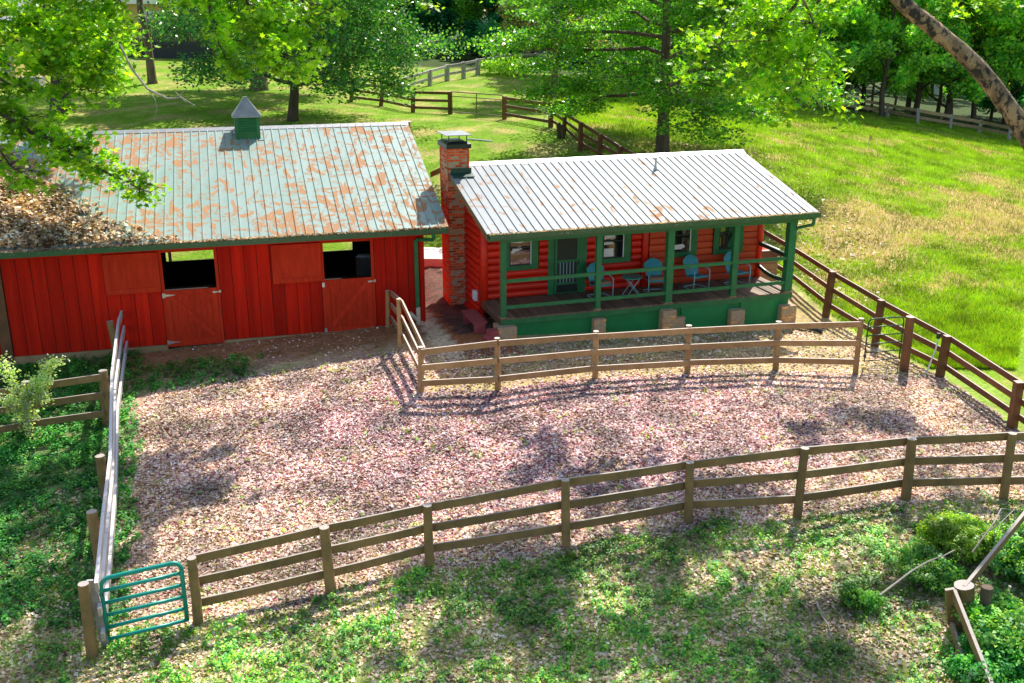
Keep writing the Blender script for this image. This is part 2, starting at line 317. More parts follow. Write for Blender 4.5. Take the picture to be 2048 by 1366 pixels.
_lob = [(0, -.55), (.16, -.25), (.5, -.35), (.3, -.02), (.52, .28), (.2, .22), (0, .58), (-.2, .22), (-.52, .28), (-.3, -.02), (-.5, -.35), (-.16, -.25)]
T_LOBED = (np.array([(0, 0, -.05)] + [(x, y, .12 * abs(x)) for x, y in _lob]), np.array([(0, i + 1, (i + 1) % 12 + 1) for i in range(12)]))
T_BLADE = (np.array([(-.5, 0, 0), (.5, 0, 0), (0, .25, 1)]), np.array([(0, 1, 2)]))
def _plant(n=6, seed=3):
    r = np.random.RandomState(seed); V = []; F = []
    for i in range(n):
        a = i * 2.4 + r.uniform(-.3, .3); z = .25 + .75 * i / n; L = .55 * r.uniform(.7, 1.2); w = .2
        d = np.array([math.cos(a), math.sin(a), 0]); s = np.array([-d[1], d[0], 0]); c = np.array([0, 0, z])
        k = len(V); V += [c + d * .08, c + d * L * .55 + s * w + [0, 0, .08], c + d * L - [0, 0, .06], c + d * L * .55 - s * w + [0, 0, .08]]; F += [(k, k + 1, k + 2, k + 3)]
    return np.array(V), np.array(F)
T_PLANT = _plant()
def scatter(name, C, size, template, m, seed=0, tilt=1.0, up=None, parent=None, obj=True, stretch=None):
    """many small copies of a template joined into one mesh. tilt: how far normals stray from up"""
    r = np.random.RandomState(seed); N = len(C); tv, tf = template
    a = r.uniform(0, 2 * PI, N); nrm = np.stack([r.normal(0, tilt, N), r.normal(0, tilt, N), np.ones(N)], 1)
    if up is not None: nrm = nrm * .6 + up
    nrm /= np.linalg.norm(nrm, axis=1, keepdims=True)
    h = np.stack([np.cos(a), np.sin(a), np.zeros(N)], 1); t = np.cross(nrm, h); t /= np.linalg.norm(t, axis=1, keepdims=True) + 1e-9; b2 = np.cross(t, nrm)
    sz = np.asarray(size, float) * np.ones(N)
    st = stretch if stretch is not None else np.ones((N, 3))
    V = C[:, None, :] + sz[:, None, None] * (tv[None, :, 0:1] * st[:, None, 0:1] * t[:, None, :] + tv[None, :, 1:2] * st[:, None, 1:2] * b2[:, None, :] + tv[None, :, 2:3] * st[:, None, 2:3] * nrm[:, None, :])
    F = (tf[None] + (np.arange(N) * len(tv))[:, None, None]).reshape(-1, tf.shape[1])
    me = npmesh(name, V.reshape(-1, 3), F, m)
    return link(name, me, parent) if obj else me

# ------------------------------------------------------------ fence lines (photo sight lines meeting the terrain)
def posts_from(lst): return [(gp(c, d), top_at(gp(c, d), a, b)) for a, b, c, d in lst]
MIDP = posts_from([(841.7,696,842.4,786.2),(994.2,678.4,995.8,780.6),(1192,664.6,1190.4,758.4),(1377.9,653,1374.1,748.3),(1557.4,645.3,1550.7,742.9),(1722.6,639,1710.3,749.5)])
FORP = posts_from([(383.5,1119,397,1250.7),(648.7,1057.7,662,1188),(855,1013.4,860,1137),(1130.6,962.6,1132.5,1095.5),(1379.5,927.4,1376,1046),(1609.5,899,1594.4,1039),(1823.6,880,1810.4,1001),(2025,869.6,2006.8,999)])
FORP.append((FORP[-1][0] + (FORP[-1][0] - FORP[-2][0]) * 1.0, FORP[-1][1] + (FORP[-1][1] - FORP[-2][1]) * 1.0))
RIGP = posts_from([(1101.4,206,1101.4,254.8),(1129.6,227.5,1128.4,268.5),(1161.8,246,1160,302),(1201,269.5,1198,324),(1241,294,1238,345)])
RIGP += posts_from([(1580,492,1569,566),(1665,544.7,1651,634.3),(1762.8,602,1749.4,693.8),(1894.5,673.7,1878.8,756.3),(2037.5,766,2023.4,857.5)])
RIGP.append((RIGP[-1][0] + (RIGP[-1][0] - RIGP[-2][0]), RIGP[-1][1] + (RIGP[-1][1] - RIGP[-2][1])))
_g = RIGP[4][0]; _h = RIGP[5][0]                     # two posts hidden behind the cabin roof
for i in (2, 1):
    p = _g.lerp(_h, i / 3); p.z = tz1(p.x, p.y); RIGP.insert(5, (p, p + Vector((0, 0, 1.2))))
GATP = posts_from([(1820.8,635.7,1807.4,741.7)])
LEFP = posts_from([(167,1170.8,186,1317),(183.4,1026,204,1150),(199.8,914.4,216,1015),(206,743.9,222,850),(220,645,240,735)])
_p = gp(244, 706); LEFP.append((_p, top_at(_p, 229, 617)))

# ------------------------------------------------------------ barn and cabin frames
BO, BTH = (-1.689, 26.59), .266
CO, CTH = (-.274, 25.246), .309
def BL(u, v): return np.stack([BO[0] + u * math.cos(BTH) - v * math.sin(BTH), BO[1] + u * math.sin(BTH) + v * math.cos(BTH)], -1)
def toB(x, y): dx, dy = x - BO[0], y - BO[1]; return dx * math.cos(BTH) + dy * math.sin(BTH), -dx * math.sin(BTH) + dy * math.cos(BTH)
def toC(x, y): dx, dy = x - CO[0], y - CO[1]; return dx * math.cos(CTH) + dy * math.sin(CTH), -dx * math.sin(CTH) + dy * math.cos(CTH)
def interp_line(P, x):                              # y of a fence line at x
    xs = np.array([p[0].x for p in P]); ys = np.array([p[0].y for p in P]); o = np.argsort(xs)
    return np.interp(x, xs[o], ys[o])
def side(P, x, y):                                  # >0 to the right of the line running away from the camera
    ys = np.array([p[0].y for p in P]); xs = np.array([p[0].x for p in P]); o = np.argsort(ys)
    return x - np.interp(y, ys[o], xs[o])
def zones(x, y):
    x = np.asarray(x, float); y = np.asarray(y, float)
    nf = fbm(x, y, 1.6, 5) * .35
    fore = (y < interp_line(FORP, x) - .1 + nf) | (y < 10)
    leftz = (side(LEFP, x, y) < -.15 + nf * .4)
    right = side(RIGP, x, y) + nf * .3 > .1
    ub, vb = toB(x, y); uc, vc = toC(x, y)
    back = ((vb > 7.2) & (ub < 0)) | ((vc > 7.2) & (vb > 3)) | (y > 38)
    midy = interp_line(MIDP, x)
    inpad = ~fore & ~leftz & ~right & ~back & (y < np.where(x > MIDP[0][0].x, midy, 40)) & ((vb < .44) | (ub > 0))
    yard = ~fore & ~leftz & ~right & ~back & ~inpad
    return fore, leftz & ~back & ~fore & (vb < .44), right, back & ~right, inpad, yard, (ub, vb), (uc, vc)

def axis(lo, hi, a, b, d, grow=1.12):
    m_ = list(np.arange(a, b, d)); s = d; t = m_[-1]; up = []
    while t < hi: s *= grow; t += s; up.append(t)
    s = d; t = a; dn = []
    while t > lo: s *= grow; t -= s; dn.append(t)
    return np.array(dn[::-1] + m_ + up)
gx = axis(-260, 260, -22, 26, .16, 1.06); gy = axis(-60, 420, 8, 44, .16, 1.035)
X, Y = np.meshgrid(gx, gy)
Z = tz(X, Y) + .02 * fbm(X, Y, 1.1, 3) * ((Y > 5) & (Y < 60))
fore, leftz, right, back, inpad, yard, (UB, VB), (UC, VC) = zones(X, Y)
def lerp(a, b, t): return a[None, None] * (1 - t[..., None]) + b[None, None] * t[..., None] if a.ndim == 1 else a * (1 - t[..., None]) + b * t[..., None]
A = np.array
n1 = np.clip(fbm(X, Y, 2.6, 21) * .9 + .5, 0, 1); n2 = np.clip(fbm(X, Y, .7, 22) * .9 + .5, 0, 1); n3 = np.clip(fbm(X, Y, 9, 23, 5) * 1.1 + .5, 0, 1); n4 = np.clip(fbm(X, Y, 4.5, 29, 5) * 1.4 + .42, 0, 1)
cpad = lerp(A([.44, .27, .23]), A([.48, .36, .20]), n1); cpad = lerp(cpad, np.broadcast_to(A([.24, .30, .09]), cpad.shape), np.clip(n2 * n1 * 1.6 - .75, 0, 1))
cfor = lerp(A([.46, .36, .19]), A([.16, .26, .05]), np.clip(n1 * .6 + n2 * .5, 0, 1))
civy = lerp(A([.05, .13, .03]), A([.30, .27, .12]), np.clip(n2 * 1.3 - .55, 0, 1))
DRY = lambda x, y, a, b: np.clip((a * .75 + b * .45 - .50) * 1.5 + .95 * np.exp(-(((x - 12.5 - (y - 30) * .25) / 4.6) ** 2 + ((y - 37) / 7) ** 2)) + .8 * np.exp(-(((x - 22) / 5) ** 2 + ((y - 44) / 5) ** 2)) - .75 * np.exp(-(((x - 15) / 4) ** 2 + ((y - 25) / 5) ** 2)), 0, 1)
cmea = lerp(A([.17, .30, .012]), A([.40, .29, .105]), DRY(X, Y, n3, n4))
cbak = lerp(A([.15, .27, .015]), A([.36, .31, .10]), np.clip((n4 * .9 + n1 * .25 - .42) * 1.5, 0, 1))
cyar = lerp(A([.50, .37, .19]), A([.36, .31, .12]), n1)
C = cyar.copy()
dB = (UB < .2) & (VB < .44) & (VB > -1.9 + .5 * fbm(X, Y, 1.2, 8)) & (UB > -9.5)
C[inpad] = cpad[inpad]
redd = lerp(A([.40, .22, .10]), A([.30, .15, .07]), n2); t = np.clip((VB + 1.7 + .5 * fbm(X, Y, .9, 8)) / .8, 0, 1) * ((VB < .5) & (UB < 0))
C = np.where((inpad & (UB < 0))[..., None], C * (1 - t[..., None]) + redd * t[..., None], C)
C[leftz] = civy[leftz]; C[fore] = cfor[fore]
C[right] = cmea[right]; C[back] = cbak[back]
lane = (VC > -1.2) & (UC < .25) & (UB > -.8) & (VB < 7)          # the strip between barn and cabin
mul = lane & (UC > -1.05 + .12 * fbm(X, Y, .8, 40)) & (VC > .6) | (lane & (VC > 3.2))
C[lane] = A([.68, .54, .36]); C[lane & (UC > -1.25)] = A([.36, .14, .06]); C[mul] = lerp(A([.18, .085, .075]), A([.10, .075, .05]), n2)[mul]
dirtp = np.exp(-(((X - 4) / 7) ** 2 + ((Y - 38) / 9) ** 2)) * (side(RIGP, X, Y) > 0)   # tan worn ground under the big tree
C = C * (1 - .75 * dirtp[..., None]) + A([.50, .36, .20]) * .75 * dirtp[..., None]
strip = right & (side(RIGP, X, Y) < .9)
C[strip] = C[strip] * .5 + A([.26, .33, .08]) * .5
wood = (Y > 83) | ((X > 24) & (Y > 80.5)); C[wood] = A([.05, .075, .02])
me_v = np.stack([X, Y, Z], -1).reshape(-1, 3); ny, nx = X.shape
idx = np.arange(ny * nx).reshape(ny, nx)
GF = np.stack([idx[:-1, :-1], idx[:-1, 1:], idx[1:, 1:], idx[1:, :-1]], -1).reshape(-1, 4)
gm = npmesh('ground', me_v, GF, 'ground', True)
ca = gm.color_attributes.new('gcol', 'FLOAT_COLOR', 'POINT'); ca.data.foreach_set('color', np.c_[np.clip(C.reshape(-1, 3), 0, 1), np.ones(ny * nx)].astype(np.float32).ravel())
struct(link('ground', gm))

# walkway slab behind the gap between barn and cabin
wk = MB(); w0 = gp(845, 541); w1 = gp(900, 536); wz = tz1(w0.x, w0.y)
wdir = (w1 - w0).normalized(); wn = Vector((-wdir.y, wdir.x, 0)); a0 = w0 - wdir * 2.2 + wn * .1; a1 = w1 + wdir * 1.0 + wn * .1
wk.prism([(a0.x, a0.y), (a1.x, a1.y), (a1.x + wn.x * 1.6, a1.y + wn.y * 1.6), (a0.x + wn.x * 1.6, a0.y + wn.y * 1.6)], wz - .3, wz + .34, 'z')
struct(part('walkway', wk, 'concrete'))

# ------------------------------------------------------------ shared builders
def roof_panel_mesh(width, L, slope, m, ribs=4, pitch=.2286):
    """sheet metal panel: u across, runs up from (0, 0) along v; ribs stand 22 mm proud"""
    b = MB(); c, s = math.cos(slope), math.sin(slope); prof = []
    x = 0
    for i in range(ribs):
        x0 = i * pitch
        prof += [(x0, 0), (x0 + .012, .026), (x0 + .034, .026), (x0 + .046, 0)]
    prof.append((ribs * pitch, 0))
    V = []
    for d in (0, L): V += [(p[0], d * c - p[1] * s, d * s + p[1] * c) for p in prof]
    n = len(prof); F = [(i, i + 1, n + i + 1, n + i) for i in range(n - 1)]
    k = len(V); V += [(0, .012 * s, -.012 * c), (ribs * pitch, .012 * s, -.012 * c), (ribs * pitch, L * c + .012 * s, L * s - .012 * c), (0, L * c + .012 * s, L * s - .012 * c)]
    F += [(k, k + 3, k + 2, k + 1)]
    b.add(V, F); return b.data('roof_panel', m)
def brick_mesh(m):
    b = MB(); L, D, H, e = .198, .05, .063, .004
    b.add([(x * (L / 2 - (e if y < 0 else 0)), y * D / 2, z * (H / 2 - (e if y < 0 else 0))) for z in (-1, 1) for y in (-1, 1) for x in (-1, 1)], [(0, 2, 3, 1), (4, 5, 7, 6), (0, 1, 5, 4), (2, 6, 7, 3), (0, 4, 6, 2), (1, 3, 7, 5)])
    return b.data('brick', m)
BRK = {'brick_red': brick_mesh('brick_red'), 'brick_tan': brick_mesh('brick_tan')}
def brick_face(parent, m, origin, ud, nd, width, z0, z1, rnd, count=[0], limit=None, rest=None, course=.0745):
    """bricks in running bond over a face: origin is its lower corner, ud along, nd outward normal (local frame)"""
    ud = Vector(ud); nd = Vector(nd); ang = math.atan2(ud.y, ud.x); k = 0; z = z1 - course / 2
    out = []
    while z > z0:
        x = 0 if k % 2 == 0 else -.105
        while x < width - .03:
            a = max(x, 0); b_ = min(x + .198, width)
            if b_ - a > .05: out.append((a, b_, z))
            x += .208
        z -= course; k += 1
    for a, b_, z in out:
        c = Vector(origin) + ud * (a + b_) / 2 + nd * (-.014 + rnd.uniform(-.006, .006)); c.z = z
        if limit is not None and count[0] >= limit:
            rest.bar(c - ud * (b_ - a) / 2, c + ud * (b_ - a) / 2, .05, .063); continue
        o = link('brick', BRK[m], parent, c, ang); o.scale = ((b_ - a) / .198, 1, 1); count[0] += 1

# ------------------------------------------------------------ barn
barn = thing('barn', 'long red board barn with pale green ribbed metal roof and two open stall doors', 'barn', (BO[0], BO[1], 0), BTH)
bs = math.atan2(5.047 - 3.0, 5.886); bL = math.hypot(5.886, 2.047)
pm = roof_panel_mesh(.914, bL, bs, 'roof_barn')
for i in range(17):
    link('roof_panel', pm, barn, (-.02 - .9144 * (i + 1), -.02, 3.0))
bkL = 1.95; pm2 = roof_panel_mesh(.914, bkL, -bs, 'roof_barn')
for i in range(17): link('roof_panel', pm2, barn, (-.02 - .9144 * (i + 1), 5.886, 5.047), label='short rear roof panel of the barn')
rc = MB(); rc.prism([(5.70, 5.005), (5.886, 5.085), (6.07, 5.005), (6.06, 4.985), (5.886, 5.06), (5.71, 4.985)], -15.5, 0.01); part('ridge_cap', rc, 'cap_metal', barn)
rk = MB(); rk.prism([(-.03, 2.985), (5.886, 5.04), (5.886, 4.86), (-.03, 2.80)], -.03, .012); rk.prism([(5.886, 5.04), (7.75, 4.39), (7.75, 4.21), (5.886, 4.86)], -.03, .012); part('rake_board', rk, 'green_metal', barn)
rt = MB(); rt.prism([(-.03, 3.005), (5.886, 5.06), (5.886, 5.045), (-.03, 2.99)], -.10, .016); part('rake_flashing', rt, 'roof_barn', barn)
gu = MB(); gu.prism([(-.15, 2.985), (-.13, 2.845), (-.03, 2.845), (-.025, 2.90), (-.035, 2.90), (-.045, 2.857), (-.12, 2.857), (-.138, 2.985)], -15.5, .0); part('gutter', gu, 'green_metal', barn)
fa = MB().box(-15.5, -.03, .0, .025, 2.80, 2.985); part('fascia', fa, 'barn_red', barn)
so = MB().box(-15.5, -.035, .03, .43, 2.79, 2.81); part('soffit', so, 'barn_red', barn)
bm1 = MB().box(0, .318, 0, .022, 0, 1)
brd = bm1.data('board', 'barn_red'); rnd = random.Random(4)
def boards(u0, u1, z0, z1, v=.448, st=.334, me=None, par=barn):
    n = max(1, round((u1 - u0) / st)); w = (u1 - u0) / n
    for i in range(n):
        o = link('board', me or brd, par, (u0 + i * w + .004, v + rnd.uniform(-.006, .006), z0)); o.scale = ((w - .014) / .318, 1, z1 - z0)
D1, D2 = (-7.27, -5.97), (-3.27, -2.0)
for a, b_ in ((-15.4, -11.2), (-10.93, D1[0] - .04), (D1[1] + .09, D2[0] - .04), (D2[1] + .09, -.70)): boards(a, b_, .235, 2.80)
for d in (D1, D2):
    boards(d[0], d[1], 2.69, 2.80)
    for u in (d[0] - .035, d[1] + .005): part('door_jamb', MB().box(u, u + .075, .42, .50, .16, 2.74), 'door_red', barn)
part('door_header', MB().box(D1[0], D1[1], .425, .47, 2.645, 2.70), 'door_red', barn); part('door_header', MB().box(D2[0], D2[1], .425, .47, 2.645, 2.70), 'door_red', barn)
part('corner_trim', MB().box(-.70, -.57, .425, .47, .05, 2.80), 'barn_red', barn)
part('corner_trim', MB().box(-11.2, -10.95, .40, .47, .10, 2.80), 'fence_brown', barn, label='brown weathered trim board at the left of the barn wall')
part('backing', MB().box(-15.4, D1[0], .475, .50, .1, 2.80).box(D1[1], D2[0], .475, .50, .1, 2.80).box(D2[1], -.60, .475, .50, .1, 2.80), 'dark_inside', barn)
for a, b_ in ((-15.4, D1[0] - .03), (D1[1] + .08, D2[0] - .03), (D2[1] + .08, -1.7)): part('skirt_board', MB().box(a, b_, .43, .47, .0, .225), 'pale_wood', barn)
part('skirt_board', MB().box(-1.65, -.6, .40, .445, .06, .30), 'fence_tan', barn)
# side, rear and inner walls
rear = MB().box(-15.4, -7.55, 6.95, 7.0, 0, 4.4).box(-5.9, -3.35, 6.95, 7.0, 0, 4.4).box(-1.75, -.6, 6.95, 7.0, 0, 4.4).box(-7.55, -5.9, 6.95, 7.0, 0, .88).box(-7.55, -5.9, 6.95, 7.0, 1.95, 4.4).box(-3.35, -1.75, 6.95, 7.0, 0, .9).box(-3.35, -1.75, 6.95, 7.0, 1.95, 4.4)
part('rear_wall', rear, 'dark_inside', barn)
gw = [(.46, 0), (.46, 3.03), (5.886, 4.93), (7.0, 4.53), (7.0, 0)]
part('gable_wall', MB().prism(gw, -.63, -.59), 'barn_red', barn); part('gable_wall', MB().prism(gw, -15.4, -15.36), 'barn_red', barn)
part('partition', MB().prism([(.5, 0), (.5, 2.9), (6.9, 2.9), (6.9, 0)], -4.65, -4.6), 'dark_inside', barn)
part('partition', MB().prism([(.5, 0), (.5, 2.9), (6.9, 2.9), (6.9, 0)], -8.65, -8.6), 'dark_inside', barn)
part('shade_sheet', MB().prism([(.5, .1), (.5, 2.95), (6.9, 2.95), (6.9, .1)], -.66, -.635), 'dark_inside', barn)  # added near-black sheet, painting shade over the lit inside of the gable
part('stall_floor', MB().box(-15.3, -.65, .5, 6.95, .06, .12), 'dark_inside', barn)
part('hay_shelf', MB().box(-7.2, -7.12, 2.6, 2.66, 1.9, 2.2), 'pale_wood', barn)
def stall_door(u0, u1, strap):
    w = u1 - u0; z0, z1 = .17, 1.66
    d = link('stall_door', None, barn, (u0, .425, 0), label='lower half of a stall door with crossed braces' + (' and pointed strap hinges' if strap else ' and plain white hinges'))
    n = 9; pw = w / n; pl = MB().box(0, pw - .006, .006, .022, z0, z1).data('plank', 'door_red')
    for i in range(n): link('plank', pl, d, (i * pw + .003, 0, 0))
    part('backing_panel', MB().box(0, w, .022, .035, z0, z1), 'door_red', d)
    for q in (MB().box(0, .135, -.014, .006, z0, z1), MB().box(w - .135, w, -.014, .006, z0, z1)): part('stile', q, 'door_red', d)
    for q in (MB().box(.135, w - .135, -.014, .006, z1 - .13, z1), MB().box(.135, w - .135, -.014, .006, z0, z0 + .17)): part('cross_rail', q, 'door_red', d)
    a = Vector((.14, -.002, z0 + .2)); b_ = Vector((w - .14, -.002, z1 - .16)); c = Vector((.14, -.002, z1 - .16)); e = Vector((w - .14, -.002, z0 + .2)); mdl = (a + b_) / 2
    part('brace', MB().bar(a, b_, .018, .13, (0, 0, 1)), 'door_red', d)
    part('brace', MB().bar(c, mdl + (c - mdl).normalized() * .07, .018, .13, (0, 0, 1)), 'door_red', d); part('brace', MB().bar(mdl + (e - mdl).normalized() * .07, e, .018, .13, (0, 0, 1)), 'door_red', d)
    for z in (z0 + .12, z1 - .12):
        h = MB().box(-.055, .01, -.03, -.016, z - .06, z + .06)
        if strap: h.prism([(.01, z - .035), (.25, z - .006), (.25, z + .006), (.01, z + .035)], -.024, -.016, 'y')
        part('hinge', h, 'steel', d)
    part('latch', MB().box(w - .10, w + .0, -.034, -.018, z1 - .13, z1 - .085).box(w - .03, w + .10, -.05, -.036, z1 - .11, z1 - .09).box(w + .06, w + .10, -.05, -.03, z1 - .13, z1 - .06), 'steel', d)
    return d
def upper_door(u0, u1):
    d = link('upper_stall_door', None, barn, (u0, .375, 0), label='upper stall door swung open flat against the barn wall'); w = u1 - u0; z0, z1 = 1.66, 2.68
    part('backing_panel', MB().box(.0, w, .008, .03, z0, z1), 'door_red', d)
    for q in (MB().box(0, .14, -.012, .008, z0, z1), MB().box(w - .14, w, -.012, .008, z0, z1)): part('stile', q, 'door_red', d)
    for q in (MB().box(.14, w - .14, -.012, .008, z1 - .12, z1), MB().box(.14, w - .14, -.012, .008, z0, z0 + .13)): part('cross_rail', q, 'door_red', d)
stall_door(D1[0] + .02, D1[1] - .0, True); stall_door(D2[0] + .02, D2[1] - .0, False)
upper_door(-8.62, -7.31); upper_door(-4.55, -3.30)
# downspout with its plastic wye
ds = MB().tube([(-.40, -.08, 2.86), (-.40, -.08, 2.74), (-.42, .02, 2.66), (-.76, .34, 2.62), (-.80, .36, 2.55)], .05, 8); ds.box(-.85, -.75, .325, .40, .72, 2.60)
part('downspout', ds, 'green_paint', barn)
part('drain_wye', MB().tube([(-.79, .33, .76), (-.79, .33, .28)], .062, 12).tube([(-.80, .32, .38), (-1.03, .25, .64)], .055, 12), 'pvc_white', barn, smooth=False)
part('drain_pipe', MB().tube([(-.79, .33, .28), (-.79, .33, -.05)], .055, 12), 'pvc_green', barn)
# cupola
cu = link('cupola', None, barn, (-4.80, 5.50, 0))
cw = .33; part('louver_box', MB().box(-cw, cw, -cw, cw, 4.72, 5.45), 'green_paint', cu)
for f, rot in ((0, 0), (1, 1), (2, 2), (3, 3)):
    for k in range(6):
        z = 5.02 + k * .068; p = [(-cw - .002, z), (-cw - .028, z - .012), (-cw - .028, z - .004), (-cw - .002, z + .03)]
        o = part('louver_slat', MB().prism(p, -cw + .07, cw - .07), 'green_paint', cu); o.rotation_euler = (0, 0, rot * PI / 2)
    for x in (-cw, cw - .07):
        o = part('corner_board', MB().box(x, x + .07, -cw - .02, -cw - .001, 4.8, 5.45), 'green_paint', cu); o.rotation_euler = (0, 0, rot * PI / 2)
e = .42; part('cupola_roof', MB().add([(-e, -e, 5.44), (e, -e, 5.44), (e, e, 5.44), (-e, e, 5.44), (-.05, -.05, 5.95), (.05, -.05, 5.95), (.05, .05, 5.95), (-.05, .05, 5.95), (-e, -e, 5.42), (e, -e, 5.42), (e, e, 5.42), (-e, e, 5.42)], [(0, 1, 5, 4), (1, 2, 6, 5), (2, 3, 7, 6), (3, 0, 4, 7), (4, 5, 6, 7), (8, 11, 10, 9), (0, 8, 9, 1), (1, 9, 10, 2), (2, 10, 11, 3), (3, 11, 8, 0)]), 'cap_metal', cu)
part('cupola_cap', MB().box(-.06, .06, -.06, .06, 5.94, 5.98), 'cap_metal', cu)
part('base_flashing', MB().prism([(-.46, 4.735), (.38, 5.04), (.38, 5.055), (-.46, 4.755)], -.42, .42).box(-.45, .45, -.47, -.45, 4.745, 4.775), 'cap_metal', cu)

# ------------------------------------------------------------ cabin
cab = thing('cabin', 'small red log cabin with green trimmed porch, brick chimney and grey ribbed metal roof', 'cabin', (CO[0], CO[1], 0), CTH)
DZ = .88; W = 8.53; VW = 1.82
cs = math.atan2(4.262 - 3.177, 3.928 + .30); cLn = math.hypot(4.228, 1.085)
pmc = roof_panel_mesh(.9144, cLn, cs, 'roof_cabin'); n = 10
for i in range(n): link('roof_panel', pmc, cab, (-.456 + .12 + .9144 * i, -.30, 3.177))
part('rake_flashing', MB().prism([(-.31, 3.185), (3.93, 4.273), (3.93, 4.255), (-.31, 3.168)], -.456, -.33), 'roof_cabin', cab)
part('rake_flashing', MB().prism([(-.31, 3.185), (3.93, 4.273), (3.93, 4.255), (-.31, 3.168)], -.456 + .12 + 9.144, 8.945), 'roof_cabin', cab)
pmc2 = roof_panel_mesh(.9144, 1.75, -cs, 'roof_cabin')
for i in range(n): link('roof_panel', pmc2, cab, (-.456 + .12 + .9144 * i, 3.928, 4.262), label='rear roof panel of the cabin')
part('ridge_cap', MB().prism([(3.76, 4.23), (3.93, 4.315), (4.10, 4.23), (4.09, 4.21), (3.93, 4.29), (3.77, 4.21)], .13, 8.95), 'cap_metal', cab)
for u in (-.456, 8.91): part('rake_board', MB().prism([(-.30, 3.16), (3.93, 4.245), (5.62, 3.81), (5.62, 3.66), (3.93, 4.09), (-.30, 3.01)], u, u + .03), 'green_metal', cab)
part('gutter', MB().prism([(-.43, 3.175), (-.41, 3.04), (-.32, 3.04), (-.31, 3.10), (-.322, 3.10), (-.332, 3.052), (-.40, 3.052), (-.418, 3.175)], -.40, 8.94), 'green_metal', cab)
part('fascia', MB().box(-.42, 8.9, -.30, -.275, 2.98, 3.165), 'green_metal', cab)
part('porch_beam', MB().box(0, W, -.01, .10, 2.86, 3.04), 'green_paint', cab)
part('porch_ceiling', MB().prism([(-.27, 3.06), (VW, 3.62), (VW, 3.60), (-.27, 3.04)], -.40, 8.88), 'green_paint', cab)
for x0, w_ in ((0, .14), (2.60, .14), (4.63, .19), (6.60, .16), (8.30, .22)):
    part('porch_post', MB().box(x0, x0 + w_, 0, w_ * .9, DZ + .02, 2.86), 'green_paint', cab)
    part('post_footing', MB().box(x0 - .03, x0 + w_ + .02, -.025, w_ * .9 + .02, DZ, DZ + .02), 'pale_wood', cab)
xs = [0, 2.60, 4.63, 6.60, 8.30]; ws = [.14, .14, .19, .16, .22]
for i in range(4):
    for z in (1.11, 1.80): part('porch_rail', MB().box(xs[i] + ws[i], xs[i + 1], .02, .06, z - .0, z + .095), 'green_paint', cab)
part('porch_rail', MB().bar((8.42, .18, 1.87), (8.42, VW - .02, 1.90), .05, .11), 'gate_green', cab, label='dark end rail of the porch')
rl = MB()
pts = [Vector((8.42, .18 + (VW - .2) * t, 1.17 - .10 * math.sin(PI * t) + .1 * t)) for t in np.linspace(0, 1, 7)]
for a, b_ in zip(pts, pts[1:]): rl.bar(a, b_, .05, .11)
part('porch_rail', rl, 'gate_green', cab, label='dark sagging lower end rail of the porch')
db = MB().box(0, .128, -.03, VW + .02, 0, .035).data('deck_board', 'deck_wood'); rnd = random.Random(9)
nd = 62; st = (W + .05) / nd
for i in range(nd):
    o = link('deck_board', db, cab, (-.03 + i * st, rnd.uniform(-.008, .008), DZ - .035 + rnd.uniform(-.003, .003))); o.scale = ((st - .011) / .128, 1, 1)
part('rim_joist', MB().box(-.01, W + .01, -.012, .035, .70, DZ - .036), 'green_paint', cab)
part('rim_joist', MB().box(-.02, .03, .036, VW, .68, DZ - .036), 'deck_wood', cab)
part('rim_joist', MB().box(W - .03, W + .02, .036, VW, .68, DZ - .036), 'green_paint', cab)
part('skirt_panel', MB().box(.05, W - .05, .06, .09, -.4, .71), 'green_skirt', cab)
part('skirt_panel', MB().box(5.13, 6.53, .02, .045, .02, .735), 'green_skirt', cab, label='green plywood skirt panel standing proud beside the middle pier'); part('skirt_panel', MB().box(6.95, 8.13, .02, .045, -.1, .755), 'green_skirt', cab, label='green plywood skirt panel by the right corner of the porch')
def pier(u0, u1, z0, z1, v0=-.17, v1=.12, par=cab):
    p = part('brick_pier', MB().box(u0 + .012, u1 - .012, v0 + .012, v1, z0, z1 - .004), 'mortar', par)
    r = random.Random(int(u0 * 100)); w = u1 - u0; d = v1 - v0
    brick_face(p, 'brick_tan', (u0, v0 + .026, 0), (1, 0, 0), (0, -1, 0), w, z0, z1, r, [0])
    brick_face(p, 'brick_tan', (u0 + .026, v1, 0), (0, -1, 0), (-1, 0, 0), d - .052, z0, z1, r, [0])
    return p
pier(-.14, .36, -.1, .70, -.22, .3); pier(2.51, 2.85, -.1, .66); pier(4.47, 4.86, -.25, .74, -.24, .1); pier(4.88, 5.20, -.25, .48, -.12, .1); pier(6.56, 6.98, -.3, .54, -.20, .12); pier(8.13, 8.60, -.45, .53, -.22, .2)
